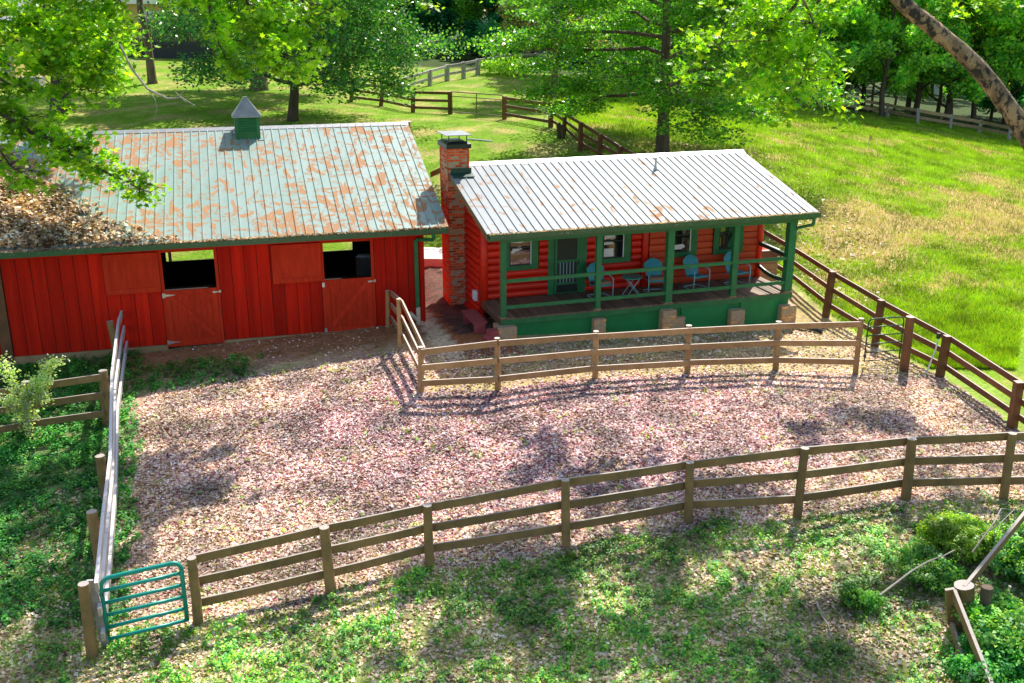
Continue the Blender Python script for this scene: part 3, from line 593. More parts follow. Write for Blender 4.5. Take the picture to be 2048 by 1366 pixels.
# log walls
def logseg(u0, u1, z0, h, bulge, m, par, v=VW):
    b = MB(); pr = []
    for t in np.linspace(0, PI, 7): pr.append((v - .02 - bulge * math.sin(t), z0 + h / 2 - math.cos(t) * (h / 2 - .006)))
    pr += [(v + .03, z0 + h - .006), (v + .03, z0 + .006)]
    b.prism(pr, u0, u1); return part('log', b, m, par)
rnd = random.Random(2); lh = .196
opens = [(.62, 1.62, 1.64, 2.66), (1.88, 2.98, .88, 2.66), (3.38, 4.36, 1.60, 2.66), (5.48, 6.42, 1.62, 2.66), (6.92, 7.92, 1.62, 2.66)]
for k in range(14):
    z = DZ + k * lh
    if z > 3.45: break
    for a, b_, bulge, m_ in ((.16, 4.66, .075, 'log_red'), (4.94, 8.40, .022, 'log_orange')):
        cuts = sorted([(o[0], o[1]) for o in opens if z + lh * .5 > o[2] and z + lh * .5 < o[3] and o[0] > a and o[1] < b_ + .5])
        x = a
        for c0, c1 in cuts + [(b_, b_)]:
            if c0 - x > .04: logseg(x, c0, z, lh, bulge * rnd.uniform(.85, 1.1), m_, cab)
            x = c1
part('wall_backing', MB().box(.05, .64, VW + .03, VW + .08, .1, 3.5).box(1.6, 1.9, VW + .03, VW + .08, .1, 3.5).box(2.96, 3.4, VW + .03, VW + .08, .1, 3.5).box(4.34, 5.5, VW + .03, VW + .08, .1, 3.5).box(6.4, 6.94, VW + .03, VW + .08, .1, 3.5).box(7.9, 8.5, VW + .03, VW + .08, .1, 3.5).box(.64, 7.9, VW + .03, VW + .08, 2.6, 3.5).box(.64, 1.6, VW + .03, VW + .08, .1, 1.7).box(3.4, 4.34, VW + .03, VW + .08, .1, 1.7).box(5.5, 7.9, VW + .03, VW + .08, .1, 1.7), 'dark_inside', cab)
for u, r_ in ((.07, .11), (4.80, .10), (8.47, .10)):
    part('corner_post', MB().tube([(u, VW - .02, .55 if u < 1 else DZ), (u, VW - .02, 3.5)], r_, 12), 'log_red', cab, smooth=True)
# left end wall: logs running back along v, up into the gable
for k in range(20):
    z = .28 + k * lh; v1 = 3.9
    if z > 4.0: break
    zt = z + lh; vmin = max(VW + .05, (zt - 3.177) / .2566 - .30 + .25)
    if vmin > 7.0: break
    b = MB(); pr = [(-.02 - .06 * math.sin(t), z + lh / 2 - math.cos(t) * (lh / 2 - .006)) for t in np.linspace(0, PI, 7)] + [(.03, z + lh - .006), (.03, z + .006)]
    vmax = 3.31
    if vmax - vmin > .2: b.prism(pr, vmin, vmax, 'y'); part('log', b, 'log_red', cab)
part('end_wall', MB().prism([(VW, 0), (VW, 3.5), (3.93, 4.1), (4.9, 3.85), (4.9, 0)], .03, .06), 'log_red', cab)
part('end_wall', MB().prism([(VW, -.3), (VW, 3.5), (3.93, 4.1), (4.9, 3.85), (4.9, -.3)], 8.44, 8.56), 'log_red', cab)
part('rear_wall', MB().box(.06, 8.5, 4.85, 4.9, -.2, 3.84), 'log_red', cab)
part('foundation', MB().box(-.10, .12, VW, 3.35, -.1, .42), 'log_red', cab)
part('cabin_floor', MB().box(.06, 8.44, VW + .1, 4.84, DZ - .1, DZ), 'dark_inside', cab)
# windows
def window(u0, u1, g0, g1, z0, z1, glints, label):
    """outer trim u0..u1, glass g0..g1"""
    w = link('window', None, cab, (0, VW - .10, 0), label=label)
    for a_, b_ in ((u0, g0 - .03), (g1 + .03, u1)): part('window_trim', MB().box(a_, b_, 0, .05, z0 - .16, 2.72), 'green_paint', w)
    part('window_sill', MB().box(g0 - .03, g1 + .03, -.01, .05, z0 - .16, z0 - .03), 'green_paint', w)
    fr = MB().box(g0 - .03, g0, .01, .06, z0 - .03, 2.66).box(g1, g1 + .03, .01, .06, z0 - .03, 2.66).box(g0, g1, .01, .06, z0 - .03, z0)
    part('window_frame', fr, 'black_metal', w)
    part('side_track', MB().box(g1 - .005, g1 + .022, .0, .012, z0 - .02, 2.62), 'white_paint', w)
    part('meeting_rail', MB().box(g0, g1, .02, .05, z0 + .44, z0 + .47), 'black_metal', w)
    part('window_pane', MB().box(g0, g1, .036, .040, z0, 2.66), 'glass', w)
    if glints:
        for q in glints: part('pane_reflection', MB().add([(g0 + (g1 - g0) * a, .0335, z0 + b_) for a, b_ in q], [tuple(range(len(q)))[::-1]]).add([(g0 + (g1 - g0) * a, .0345, z0 + b_) for a, b_ in q], [tuple(range(len(q)))]), 'white_paint', w)  # white shapes laid on the pane as painted reflections
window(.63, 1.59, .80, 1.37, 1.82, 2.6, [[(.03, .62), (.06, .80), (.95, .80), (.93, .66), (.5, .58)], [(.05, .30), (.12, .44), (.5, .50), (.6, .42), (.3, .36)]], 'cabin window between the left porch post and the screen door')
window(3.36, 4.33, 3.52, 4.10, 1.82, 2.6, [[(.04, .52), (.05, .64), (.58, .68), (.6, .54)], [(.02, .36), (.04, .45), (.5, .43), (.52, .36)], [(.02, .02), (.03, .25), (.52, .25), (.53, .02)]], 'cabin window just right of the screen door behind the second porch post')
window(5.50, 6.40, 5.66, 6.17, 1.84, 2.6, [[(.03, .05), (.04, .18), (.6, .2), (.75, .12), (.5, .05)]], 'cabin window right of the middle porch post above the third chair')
window(6.93, 7.88, 7.13, 7.68, 1.82, 2.6, None, 'rightmost cabin window behind the fourth porch post')
# screen door
sdr = link('screen_door', None, cab, (0, VW - .09, 0))
part('door_trim', MB().box(1.88, 2.06, 0, .06, DZ, 2.72), 'green_paint', sdr); part('door_trim', MB().box(2.80, 3.02, 0, .06, DZ, 2.72), 'green_paint', sdr)
part('door_frame', MB().box(2.07, 2.14, -.02, .02, DZ + .02, 2.66).box(2.72, 2.79, -.02, .02, DZ + .02, 2.66).box(2.14, 2.72, -.02, .02, 1.78, 1.85).box(2.14, 2.72, -.02, .02, DZ + .02, 1.20).box(2.14, 2.72, -.02, .02, 2.58, 2.66), 'green_paint', sdr)
part('screen', MB().box(2.14, 2.72, .0, .006, 1.20, 2.58), 'screen_mesh', sdr)
for i in range(5): part('door_bar', MB().box(2.22 + i * .097, 2.238 + i * .097, -.022, -.006, 1.20, 1.78), 'turq_tube', sdr)
part('door_handle', MB().box(2.745, 2.765, -.05, -.02, 1.70, 1.83), 'black_metal', sdr)
part('kick_plate', MB().box(2.12, 2.74, -.028, -.021, DZ + .05, 1.15), 'black_metal', sdr)
# meter box, vent pipe, downspout
part('meter_box', MB().box(-.16, -.07, 1.98, 2.16, .82, 1.10).box(-.18, -.16, 2.0, 2.14, .86, 1.07), 'white_paint', cab)
vp = 2.9; vz = 3.177 + (vp + .3) * .2566
part('vent_pipe', MB().tube([(5.55, vp, vz - .02), (5.55, vp, vz + .36)], .03, 10).tube([(5.55, vp, vz), (5.55, vp, vz + .10)], [.075, .035], 10), 'steel', cab)
part('downspout', MB().tube([(8.80, -.34, 3.05), (8.80, -.34, 2.86), (8.76, -.30, 2.82), (8.54, .0, 2.70), (8.50, .05, 2.6)], .045, 8), 'green_paint', cab)
# chimney with its bricks
ch = link('chimney', None, cab, (0, 0, 0)); c0u, c1u, c0v, c1v, cz = -.50, .12, 3.30, 4.25, 4.80
part('chimney_core', MB().box(c0u + .016, c1u - .016, c0v + .016, c1v - .01, -.1, cz), 'mortar', ch)
rest = MB(); cnt = [0]; r = random.Random(5)
brick_face(ch, 'brick_red', (c0u, c0v + .026, 0), (1, 0, 0), (0, -1, 0), .62, 3.6, cz, r, cnt, 300, rest)
brick_face(ch, 'brick_red', (c0u, c0v + .026, 0), (1, 0, 0), (0, -1, 0), .46, 0.0, 3.6, r, cnt, 300, rest)
brick_face(ch, 'brick_red', (c0u + .026, c1v, 0), (0, -1, 0), (-1, 0, 0), c1v - c0v - .05, 0.0, cz, r, cnt, 300, rest)
brick_face(ch, 'brick_red', (c1u - .026, c0v, 0), (0, 1, 0), (1, 0, 0), c1v - c0v, 4.15, cz, r, cnt, 300, rest)
brick_face(ch, 'brick_red', (c0u, c1v - .026, 0), (1, 0, 0), (0, 1, 0), .62, 3.6, cz, r, cnt, 300, rest)
stuff(part('brick_courses', rest, 'brick_red', ch))
part('chimney_collar', MB().box(c0u - .04, c1u + .04, c0v - .04, c1v + .04, cz - .01, cz + .11).add([(c0u - .04, c0v - .04, cz + .11), (c1u + .04, c0v - .04, cz + .11), (c1u + .04, c1v + .04, cz + .11), (c0u - .04, c1v + .04, cz + .11), (c0u + .08, c0v + .1, cz + .17), (c1u - .08, c0v + .1, cz + .17), (c1u - .08, c1v - .1, cz + .17), (c0u + .08, c1v - .1, cz + .17)], [(0, 1, 5, 4), (1, 2, 6, 5), (2, 3, 7, 6), (3, 0, 4, 7), (4, 5, 6, 7)]), 'black_metal', ch)
for x in (c0u + .06, c1u - .06):
    for y in (c0v + .08, c1v - .08): part('cap_post', MB().box(x - .012, x + .012, y - .012, y + .012, cz + .1, cz + .34), 'black_metal', ch)
part('chimney_lid', MB().box(c0u - .05, c1u + .06, c0v - .05, c1v + .04, cz + .34, cz + .358), 'cap_metal', ch)
fz = 3.177 + (3.3 + .3) * .2566
part('chimney_flashing', MB().box(-.42, .15, 3.24, 3.285, fz - .05, fz + .16).prism([(3.28, fz + .02), (2.98, fz - .055), (2.98, fz - .035), (3.28, fz + .04)], -.44, .17), 'gate_green', ch)

# ------------------------------------------------------------ porch furniture
def lawn_chair(u, v, rz, cushion, label):
    c, s = math.cos(CTH), math.sin(CTH); x = CO[0] + u * c - v * s; y = CO[1] + u * s + v * c
    t = thing('lawn_chair', label, 'chair', (x, y, DZ), CTH + rz, 'metal lawn chairs on the porch')
    for sx in (-1, 1):                       # tube frame: arm, front leg, floor loop
        X_ = .27 * sx
        part('arm_frame', MB().tube([(X_ * .95, .22, .62), (X_, .05, .60), (X_, -.16, .59), (X_, -.25, .54), (X_, -.25, .28), (X_, -.24, .05), (X_, -.18, .015), (X_, .18, .015), (X_ * .9, .26, .015)], .016, 8), 'turq_tube', t, smooth=True)
    part('floor_tube', MB().tube([(-.243, .26, .015), (.243, .26, .015)], .014, 8), 'turq_tube', t)
    part('seat', MB().prism([(-.24, .36), (-.22, .40), (.2, .36), (.2, .335), (-.21, .37), (-.225, .345)], -.24, .24), 'turquoise', t)
    o = [(-.20, 0), (-.265, .30), (-.27, .40), (-.245, .455), (-.19, .47), (-.15, .52), (-.07, .555), (0, .565), (.07, .555), (.15, .52), (.19, .47), (.245, .455), (.27, .40), (.265, .30), (.20, 0)]
    b = MB(); n = len(o); f = lambda p, d: (p[0], .19 + .30 * p[1] + d + .25 * p[0] ** 2 * -1.2, .36 + p[1] * .95)
    b.add([f(p, 0) for p in o] + [f(p, .018) for p in o], [tuple(range(n)), tuple(range(2 * n - 1, n - 1, -1))] + [(i, i + n, (i + 1) % n + n, (i + 1) % n) for i in range(n)])
    part('backrest', b, 'turquoise', t)
    if cushion: part('seat_cushion', MB().prism([(-.22, .405), (-.235, .44), (-.2, .475), (.12, .45), (.17, .42), (.18, .375)], -.225, .225), 'cushion', t)
    return t
lawn_chair(3.18, 1.12, .12, True, 'turquoise metal lawn chair with striped cushion left of the folding table'); lawn_chair(4.84, 1.10, -.15, True, 'turquoise metal lawn chair with striped cushion right of the folding table')
lawn_chair(6.13, 1.16, .2, False, 'bare turquoise metal lawn chair under the third cabin window'); lawn_chair(7.42, 1.15, .22, False, 'bare turquoise metal lawn chair farthest right, behind the fourth porch post')
c_, s_ = math.cos(CTH), math.sin(CTH)
ft = thing('folding_table', 'small round green folding table between the two cushioned lawn chairs', 'table', (CO[0] + 4.08 * c_ - 1.0 * s_, CO[1] + 4.08 * s_ + 1.0 * c_, DZ), CTH)
part('tabletop', MB().tube([(0, 0, .52), (0, 0, .545)], .29, 24), 'gate_teal', ft)
for y in (-.14, .14):
    part('leg', MB().tube([(-.22, y, .0), (.2, y, .53)], .011, 6), 'turq_tube', ft); part('leg', MB().tube([(.22, y * .9, .0), (-.2, y * .9, .53)], .011, 6), 'turq_tube', ft)
part('leg_brace', MB().tube([(-.22, -.14, .02), (-.22, .14, .02)], .01, 6), 'turq_tube', ft); part('leg_brace', MB().tube([(.22, -.126, .02), (.22, .126, .02)], .01, 6), 'turq_tube', ft)

# ------------------------------------------------------------ fences and gates
def fence(label, P, post_m, rail_m, fr=(.94, .60, .25), rad=.075, square=False, off=.0, rh=.14, cat='fence', group=None, skip=(), name='board_fence', extra=.03, rw=.036, bow=0.):
    t = thing(name, label, cat, tuple(P[0][0]), 0, group); o0 = P[0][0]; r = random.Random(len(P) * 7 + int(abs(o0.x) * 9))
    for i, (a, b_) in enumerate(P):
        a = a - o0; b_ = b_ - o0; d = (b_ - a).normalized(); a2 = a - d * .25; b2 = b_ + d * extra; rr = rad * r.uniform(.92, 1.1)
        if square: part('post', MB().bar(a2, b2, rr * 1.8, rr * 1.8, (P[min(i + 1, len(P) - 1)][0] - P[max(0, i - 1)][0]).cross(Vector((0, 0, 1)))), post_m, t)
        else: part('post', MB().tube([a2, a2.lerp(b2, .5) + Vector((r.uniform(-.01, .01), 0, 0)), b2], [rr * 1.08, rr, rr * .96], 12, wob=.03, seed=i), post_m, t, smooth=False)
    for i in range(len(P) - 1):
        if i in skip: continue
        (a, b_), (c, d) = P[i], P[i + 1]; run = (c - a); sd = Vector((run.y, -run.x, 0)).normalized()      # towards the camera side when the run goes right
        for s_ in (off,):
            for k, f in enumerate(fr):
                p = a.lerp(b_, f) - o0 + sd * s_; q = c.lerp(d, f) - o0 + sd * s_
                p.z += r.uniform(-.012, .012); q.z += r.uniform(-.012, .012); dr = (q - p).normalized(); g = .0 if abs(s_) > .02 else .0
                ov = rad * .0
                b = MB()
                if bow:
                    pts = [p.lerp(q, u_) + Vector((0, 0, -bow * math.sin(PI * u_) * r.uniform(.3, 1))) for u_ in (0, .33, .66, 1)]
                    for x_, y_ in zip(pts, pts[1:]): b.bar(x_, y_ + dr * .004, rw, rh)
                else: b.bar(p + dr * (.006 + ov), q - dr * (.006 + ov), rw, rh)
                part('rail', b, rail_m, t)
    return t
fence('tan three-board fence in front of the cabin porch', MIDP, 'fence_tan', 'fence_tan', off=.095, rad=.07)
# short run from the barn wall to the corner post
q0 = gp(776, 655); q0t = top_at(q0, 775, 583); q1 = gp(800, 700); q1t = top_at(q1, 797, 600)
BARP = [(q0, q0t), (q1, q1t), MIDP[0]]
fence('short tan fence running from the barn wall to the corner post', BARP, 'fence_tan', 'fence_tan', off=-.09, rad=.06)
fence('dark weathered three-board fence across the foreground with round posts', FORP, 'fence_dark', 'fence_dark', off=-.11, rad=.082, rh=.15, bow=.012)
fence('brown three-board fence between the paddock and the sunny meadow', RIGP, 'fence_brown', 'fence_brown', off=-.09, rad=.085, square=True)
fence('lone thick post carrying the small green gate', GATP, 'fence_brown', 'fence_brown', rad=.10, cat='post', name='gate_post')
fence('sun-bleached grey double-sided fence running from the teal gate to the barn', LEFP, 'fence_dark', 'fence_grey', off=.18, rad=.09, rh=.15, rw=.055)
b0 = LEFP[0][0]
lp = MB(); e_ = gp(214, 1300); part_t = thing('fence_board', 'loose bleached board leaning on the post beside the teal gate', 'board', tuple(e_))
part('board', MB().bar((0, 0, -.05), top_at(e_, 181, 1160) - e_, .04, .13, (1, 0, 0)), 'fence_grey', part_t)
SID = posts_from([(206,743.9,214,850)]); s1 = gp(60, 872); SID.append((s1, top_at(s1, 52, 766))); s2 = gp(-110, 905); SID.append((s2, top_at(s2, -120, 795)))
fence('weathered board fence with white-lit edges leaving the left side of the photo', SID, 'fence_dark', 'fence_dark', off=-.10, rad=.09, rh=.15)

def tube_gate(name, label, A, B, h, m, bars, rad=.024, rr=.14, mid=None, square=False):
    """A, B ground points under the gate's ends"""
    t = thing(name, label, 'gate', tuple(A)); d = (B - A); L = d.length; d.normalize(); up = Vector((0, 0, 1)); z0 = .12
    P = [up * z0]; 
    if square: P += [up * h, d * L + up * h, d * L + up * z0]
    else:
        P += [up * (h - rr)] + [d * (rr * (1 - math.cos(a))) + up * (h - rr + rr * math.sin(a)) for a in (.4, .8, 1.2)] + [d * rr + up * h, d * (L - rr) + up * h]
        P += [d * (L - rr * (1 - math.sin(a))) + up * (h - rr + rr * math.cos(a)) for a in (.4, .8, 1.2)] + [d * L + up * (h - rr), d * L + up * z0]
    part('frame_tube', MB().tube(P, rad, 8), m, t, smooth=True)
    for k in range(bars):
        z = z0 + (h - z0) * k / bars + .01; part('bar', MB().tube([d * .01 + up * z, d * (L - .01) + up * z], rad * .85, 8), m, t, smooth=True)
    for x in (mid or []): part('upright_bar', MB().tube([d * x * L + up * z0, d * x * L + up * h], rad * .8, 6), m, t)
    for z in (z0 + .15, h - .25):
        part('hinge', MB().box(-.03, .03, -.03, .03, z - .03, z + .03), 'black_metal', t)
    return t
ga = gp(219, 1293); gb = gp(376, 1255)
tube_gate('tube_gate', 'teal tubular farm gate at the near left corner of the paddock', ga, gb, 1.20, 'gate_teal', 5, .036)
ga = gp(1727, 733); gb = gp(1797, 727)
tube_gate('tube_gate', 'small dark green tubular gate between the two brown posts on the right', ga, gb, 1.22, 'gate_green', 5, .018, .12)
# far gate and fences on the lawn behind
BG = posts_from([(899.8,184.5,900.7,228.5),(826,183,826,225.5),(765,172,762,212),(706,165,702,204)])
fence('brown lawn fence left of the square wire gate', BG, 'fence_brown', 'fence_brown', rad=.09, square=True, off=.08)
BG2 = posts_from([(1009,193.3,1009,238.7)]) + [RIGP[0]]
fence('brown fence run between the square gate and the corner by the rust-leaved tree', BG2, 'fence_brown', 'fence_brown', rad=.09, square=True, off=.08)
tube_gate('wire_gate', 'square dark metal gate with wire infill on the back lawn', gp(904, 229), gp(1005, 238), 1.15, 'fence_dark', 1, .03, mid=[.5], square=True)
t_ = [o for o in bpy.data.objects if o.name == 'wire_gate'][0]; dd = gp(1005, 238) - gp(904, 229); part('bar', MB().tube([(0, 0, .93), (dd.x, dd.y, .93 + dd.z)], .022, 6), 'fence_dark', t_)
FF = posts_from([(800,158,800,190),(860,140,860,172),(894,130.3,894,162.5),(927,124.5,927,158),(955.5,118.6,955.5,150.8),(984.8,113.3,984.8,143),(1011,110,1011,139),(1040,108,1040,137),(1072,107,1072,136),(1105,107,1105,136),(1140,108,1140,137)])
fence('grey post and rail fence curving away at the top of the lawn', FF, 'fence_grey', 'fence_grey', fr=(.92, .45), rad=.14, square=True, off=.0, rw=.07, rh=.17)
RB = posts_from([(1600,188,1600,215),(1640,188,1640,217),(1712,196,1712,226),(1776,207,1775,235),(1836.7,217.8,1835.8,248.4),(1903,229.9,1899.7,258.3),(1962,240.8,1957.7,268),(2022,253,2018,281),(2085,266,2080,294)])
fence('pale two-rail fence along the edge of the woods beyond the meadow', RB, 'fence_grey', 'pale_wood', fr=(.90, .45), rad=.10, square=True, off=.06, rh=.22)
# broken fence at the lower right
k0 = gp(1935, 1262); k0t = top_at(k0, 1928, 1170); k1 = gp(2075, 1105); k1t = top_at(k1, 2070, 1000); k2 = gp(1990, 1480); k2t = top_at(k2, 1975, 1400)
bf = thing('broken_fence', 'tumbledown fence of rails leaning on a thick round post at the lower right', 'fence', tuple(k0))
V_ = lambda p: Vector(p) - k0
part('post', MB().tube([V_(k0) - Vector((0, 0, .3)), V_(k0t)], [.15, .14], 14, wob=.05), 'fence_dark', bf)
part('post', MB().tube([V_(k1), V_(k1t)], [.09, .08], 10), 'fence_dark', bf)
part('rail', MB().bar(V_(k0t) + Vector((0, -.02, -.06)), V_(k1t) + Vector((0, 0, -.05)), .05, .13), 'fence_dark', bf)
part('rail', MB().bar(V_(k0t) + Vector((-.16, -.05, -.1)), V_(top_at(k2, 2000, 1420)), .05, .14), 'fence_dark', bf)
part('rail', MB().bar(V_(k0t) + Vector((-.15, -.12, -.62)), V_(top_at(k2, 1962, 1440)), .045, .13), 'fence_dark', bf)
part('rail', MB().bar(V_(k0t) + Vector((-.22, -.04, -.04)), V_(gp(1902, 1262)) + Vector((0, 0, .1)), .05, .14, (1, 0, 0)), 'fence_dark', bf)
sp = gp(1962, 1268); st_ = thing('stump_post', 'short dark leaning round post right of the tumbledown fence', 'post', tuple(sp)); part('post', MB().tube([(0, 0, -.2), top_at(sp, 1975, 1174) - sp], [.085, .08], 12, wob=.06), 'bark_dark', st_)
sp = gp(2004, 1222); st_ = thing('garden_stake', 'thin yellow cane stuck upright among the ivy at lower right', 'stake', tuple(sp)); part('cane', MB().tube([(0, 0, -.1), top_at(sp, 2020, 1172) - sp], .022, 8), 'pvc_white', st_)
# small things along the fences
rp = RIGP[9][0] if len(RIGP) > 9 else RIGP[-1][0]
ra = top_at(gp(1862, 752), 1877, 672); rt_ = thing('rope', 'frayed white rope hanging from the top rail right of the green gate', 'rope', tuple(ra)); part('strand', MB().tube([(0, 0, 0), (-.03, -.03, -.3), (-.10, -.02, -.6), (-.17, .0, -.95)], [.022, .02, .018, .025], 6, wob=.25), 'white_paint', rt_); part('knot', MB().tube([(0, 0, -.06), (0, 0, .07)], [.05, .05], 8), 'black_metal', rt_)
ra = top_at(gp(1089, 252), 1089, 208); rt_ = thing('rope', 'thin white rope hanging from the far fence beside the corner post', 'rope', tuple(ra)); part('strand', MB().tube([(0, 0, 0), (0, 0, -.5), (-.02, 0, -1.0)], .02, 6), 'white_paint', rt_)
for (a, b_, lab) in (((1119, 277), (1117, 246), 'dark upright log leaning at the far fence, left one of the pair'), ((1127, 277), (1122, 250), 'dark upright log leaning at the far fence, right one of the pair')):
    g = gp(*a); o = thing('log_post', lab, 'log', tuple(g)); part('log', MB().tube([(0, 0, -.1), top_at(g, *b_) - g], .10, 8, wob=.08), 'bark_dark', o)
g = gp(1590, 658); g2 = gp(1644, 669); dp = thing('drain_hose', 'black corrugated drain hose lying in front of the right porch pier', 'hose', tuple(g))
pts = [Vector((0, 0, .06)), (g2 - g) * .35 + Vector((0, 0, .09)), (g2 - g) * .7 + Vector((0, 0, .08)), (g2 - g) + Vector((0, 0, .06))]; P_ = []; R_ = []
for i in range(60):
    u_ = i / 59 * 3; k = min(2, int(u_)); P_.append(pts[k].lerp(pts[k + 1], u_ - k)); R_.append(.062 if i % 2 else .052)
part('corrugated_tube', MB().tube(P_, R_, 12), 'pipe_black', dp)
g = gp(1392, 683); o = thing('cleanout_cap', 'pale plastic cleanout cap standing in the dirt before the porch skirt', 'pipe cap', tuple(g)); part('cap', MB().tube([(0, 0, -.05), (0, 0, .09), (0, 0, .13)], [.07, .07, .05], 14), 'pvc_white', o)
# red painted step beside the porch
g = gp(985, 652); o = thing('red_step', 'faded red painted plank step beside the left side of the porch', 'step', (CO[0] - .38 * c_ - .55 * s_, CO[1] - .38 * s_ + .55 * c_, tz1(CO[0] - .6, CO[1] + .4)), CTH)
part('tread', MB().box(-.26, .12, -.15, 1.05, .28, .33), 'dull_red', o); part('riser', MB().box(-.22, .08, -.12, -.04, -.1, .28), 'dull_red', o); part('riser', MB().box(-.22, .08, .9, .98, -.1, .28), 'dull_red', o)
o = thing('red_block', 'weathered red concrete block at the foot of the red step', 'block', (CO[0] - .30 * c_ + .12 * s_, CO[1] - .30 * s_ - .12 * c_, tz1(CO[0] - .3, CO[1] - .1)), CTH + .2)
part('block', MB().prism([(-.2, -.1), (.16, -.1), (.14, .26), (-.08, .27), (-.10, .12), (-.2, .08)], -.13, .13, 'y'), 'dull_red', o)
# raised planter beyond the right end of the cabin
g = gp(1528, 562); uc, vc = 9.15, 3.2; X_ = (CO[0] + uc * c_ - vc * s_, CO[1] + uc * s_ + vc * c_)
o = thing('planter_box', 'tall wooden slatted planter box with a red lid beside the right end of the cabin', 'box', (*X_, tz1(*X_)), CTH)
for k in range(6):
    for q in (MB().box(-.85, .55, -.55, -.52, .05 + k * .2, .235 + k * .2), MB().box(.52, .55, -.52, .8, .05 + k * .2, .235 + k * .2), MB().box(-.85, -.82, -.52, .8, .05 + k * .2, .235 + k * .2)): part('slat', q, 'fence_tan' if k < 5 else 'fence_brown', o)
part('lid', MB().box(-.84, .53, -.52, .8, 1.22, 1.24), 'log_red', o)
for q in (MB().box(-.88, .58, -.58, -.52, 1.24, 1.27), MB().box(-.88, .58, .78, .84, 1.24, 1.27), MB().box(.52, .58, -.52, .78, 1.24, 1.27), MB().box(-.1, -.06, -.52, .78, 1.24, 1.26)): part('lid_trim', q, 'white_paint', o)
# brick garden pillar behind the barn, pole on the grass, marker flag
g = pd(813, 262, 44); g = Vector((g.x, g.y, tz1(g.x, g.y))); o = thing('brick_pillar', 'small brick pillar with pale capstone behind the right end of the barn', 'pillar', tuple(g), .3)
part('pillar_core', MB().box(-.14, .14, -.14, .14, -.2, 1.25), 'mortar', o); r = random.Random(3)
brick_face(o, 'brick_red', (-.155, -.130, 0), (1, 0, 0), (0, -1, 0), .31, .1, 1.25, r, [0]); part('capstone', MB().box(-.19, .19, -.19, .19, 1.25, 1.31), 'concrete', o); part('ledge', MB().box(-.19, .19, -.19, .19, .70, .74), 'concrete', o)
g = gp(935, 280); g2 = gp(985, 285); o = thing('pole', 'thin pale pole lying on the lawn behind the chimney', 'pole', tuple(g)); part('pole', MB().tube([(0, 0, .04), (g2 - g) + Vector((0, 0, .04))], .03, 6), 'white_paint', o)
g = gp(1736, 302); o = thing('marker_flag', 'little pink marker flag on a wire standing in the meadow', 'flag', tuple(g)); part('wire', MB().tube([(0, 0, 0), (0, 0, .85)], .012, 6), 'steel', o); part('flag', MB().prism([(.0, .5), (.16, .56), (.12, .75), (.0, .85)], -.006, .006, 'y'), 'leaf_rust', o)


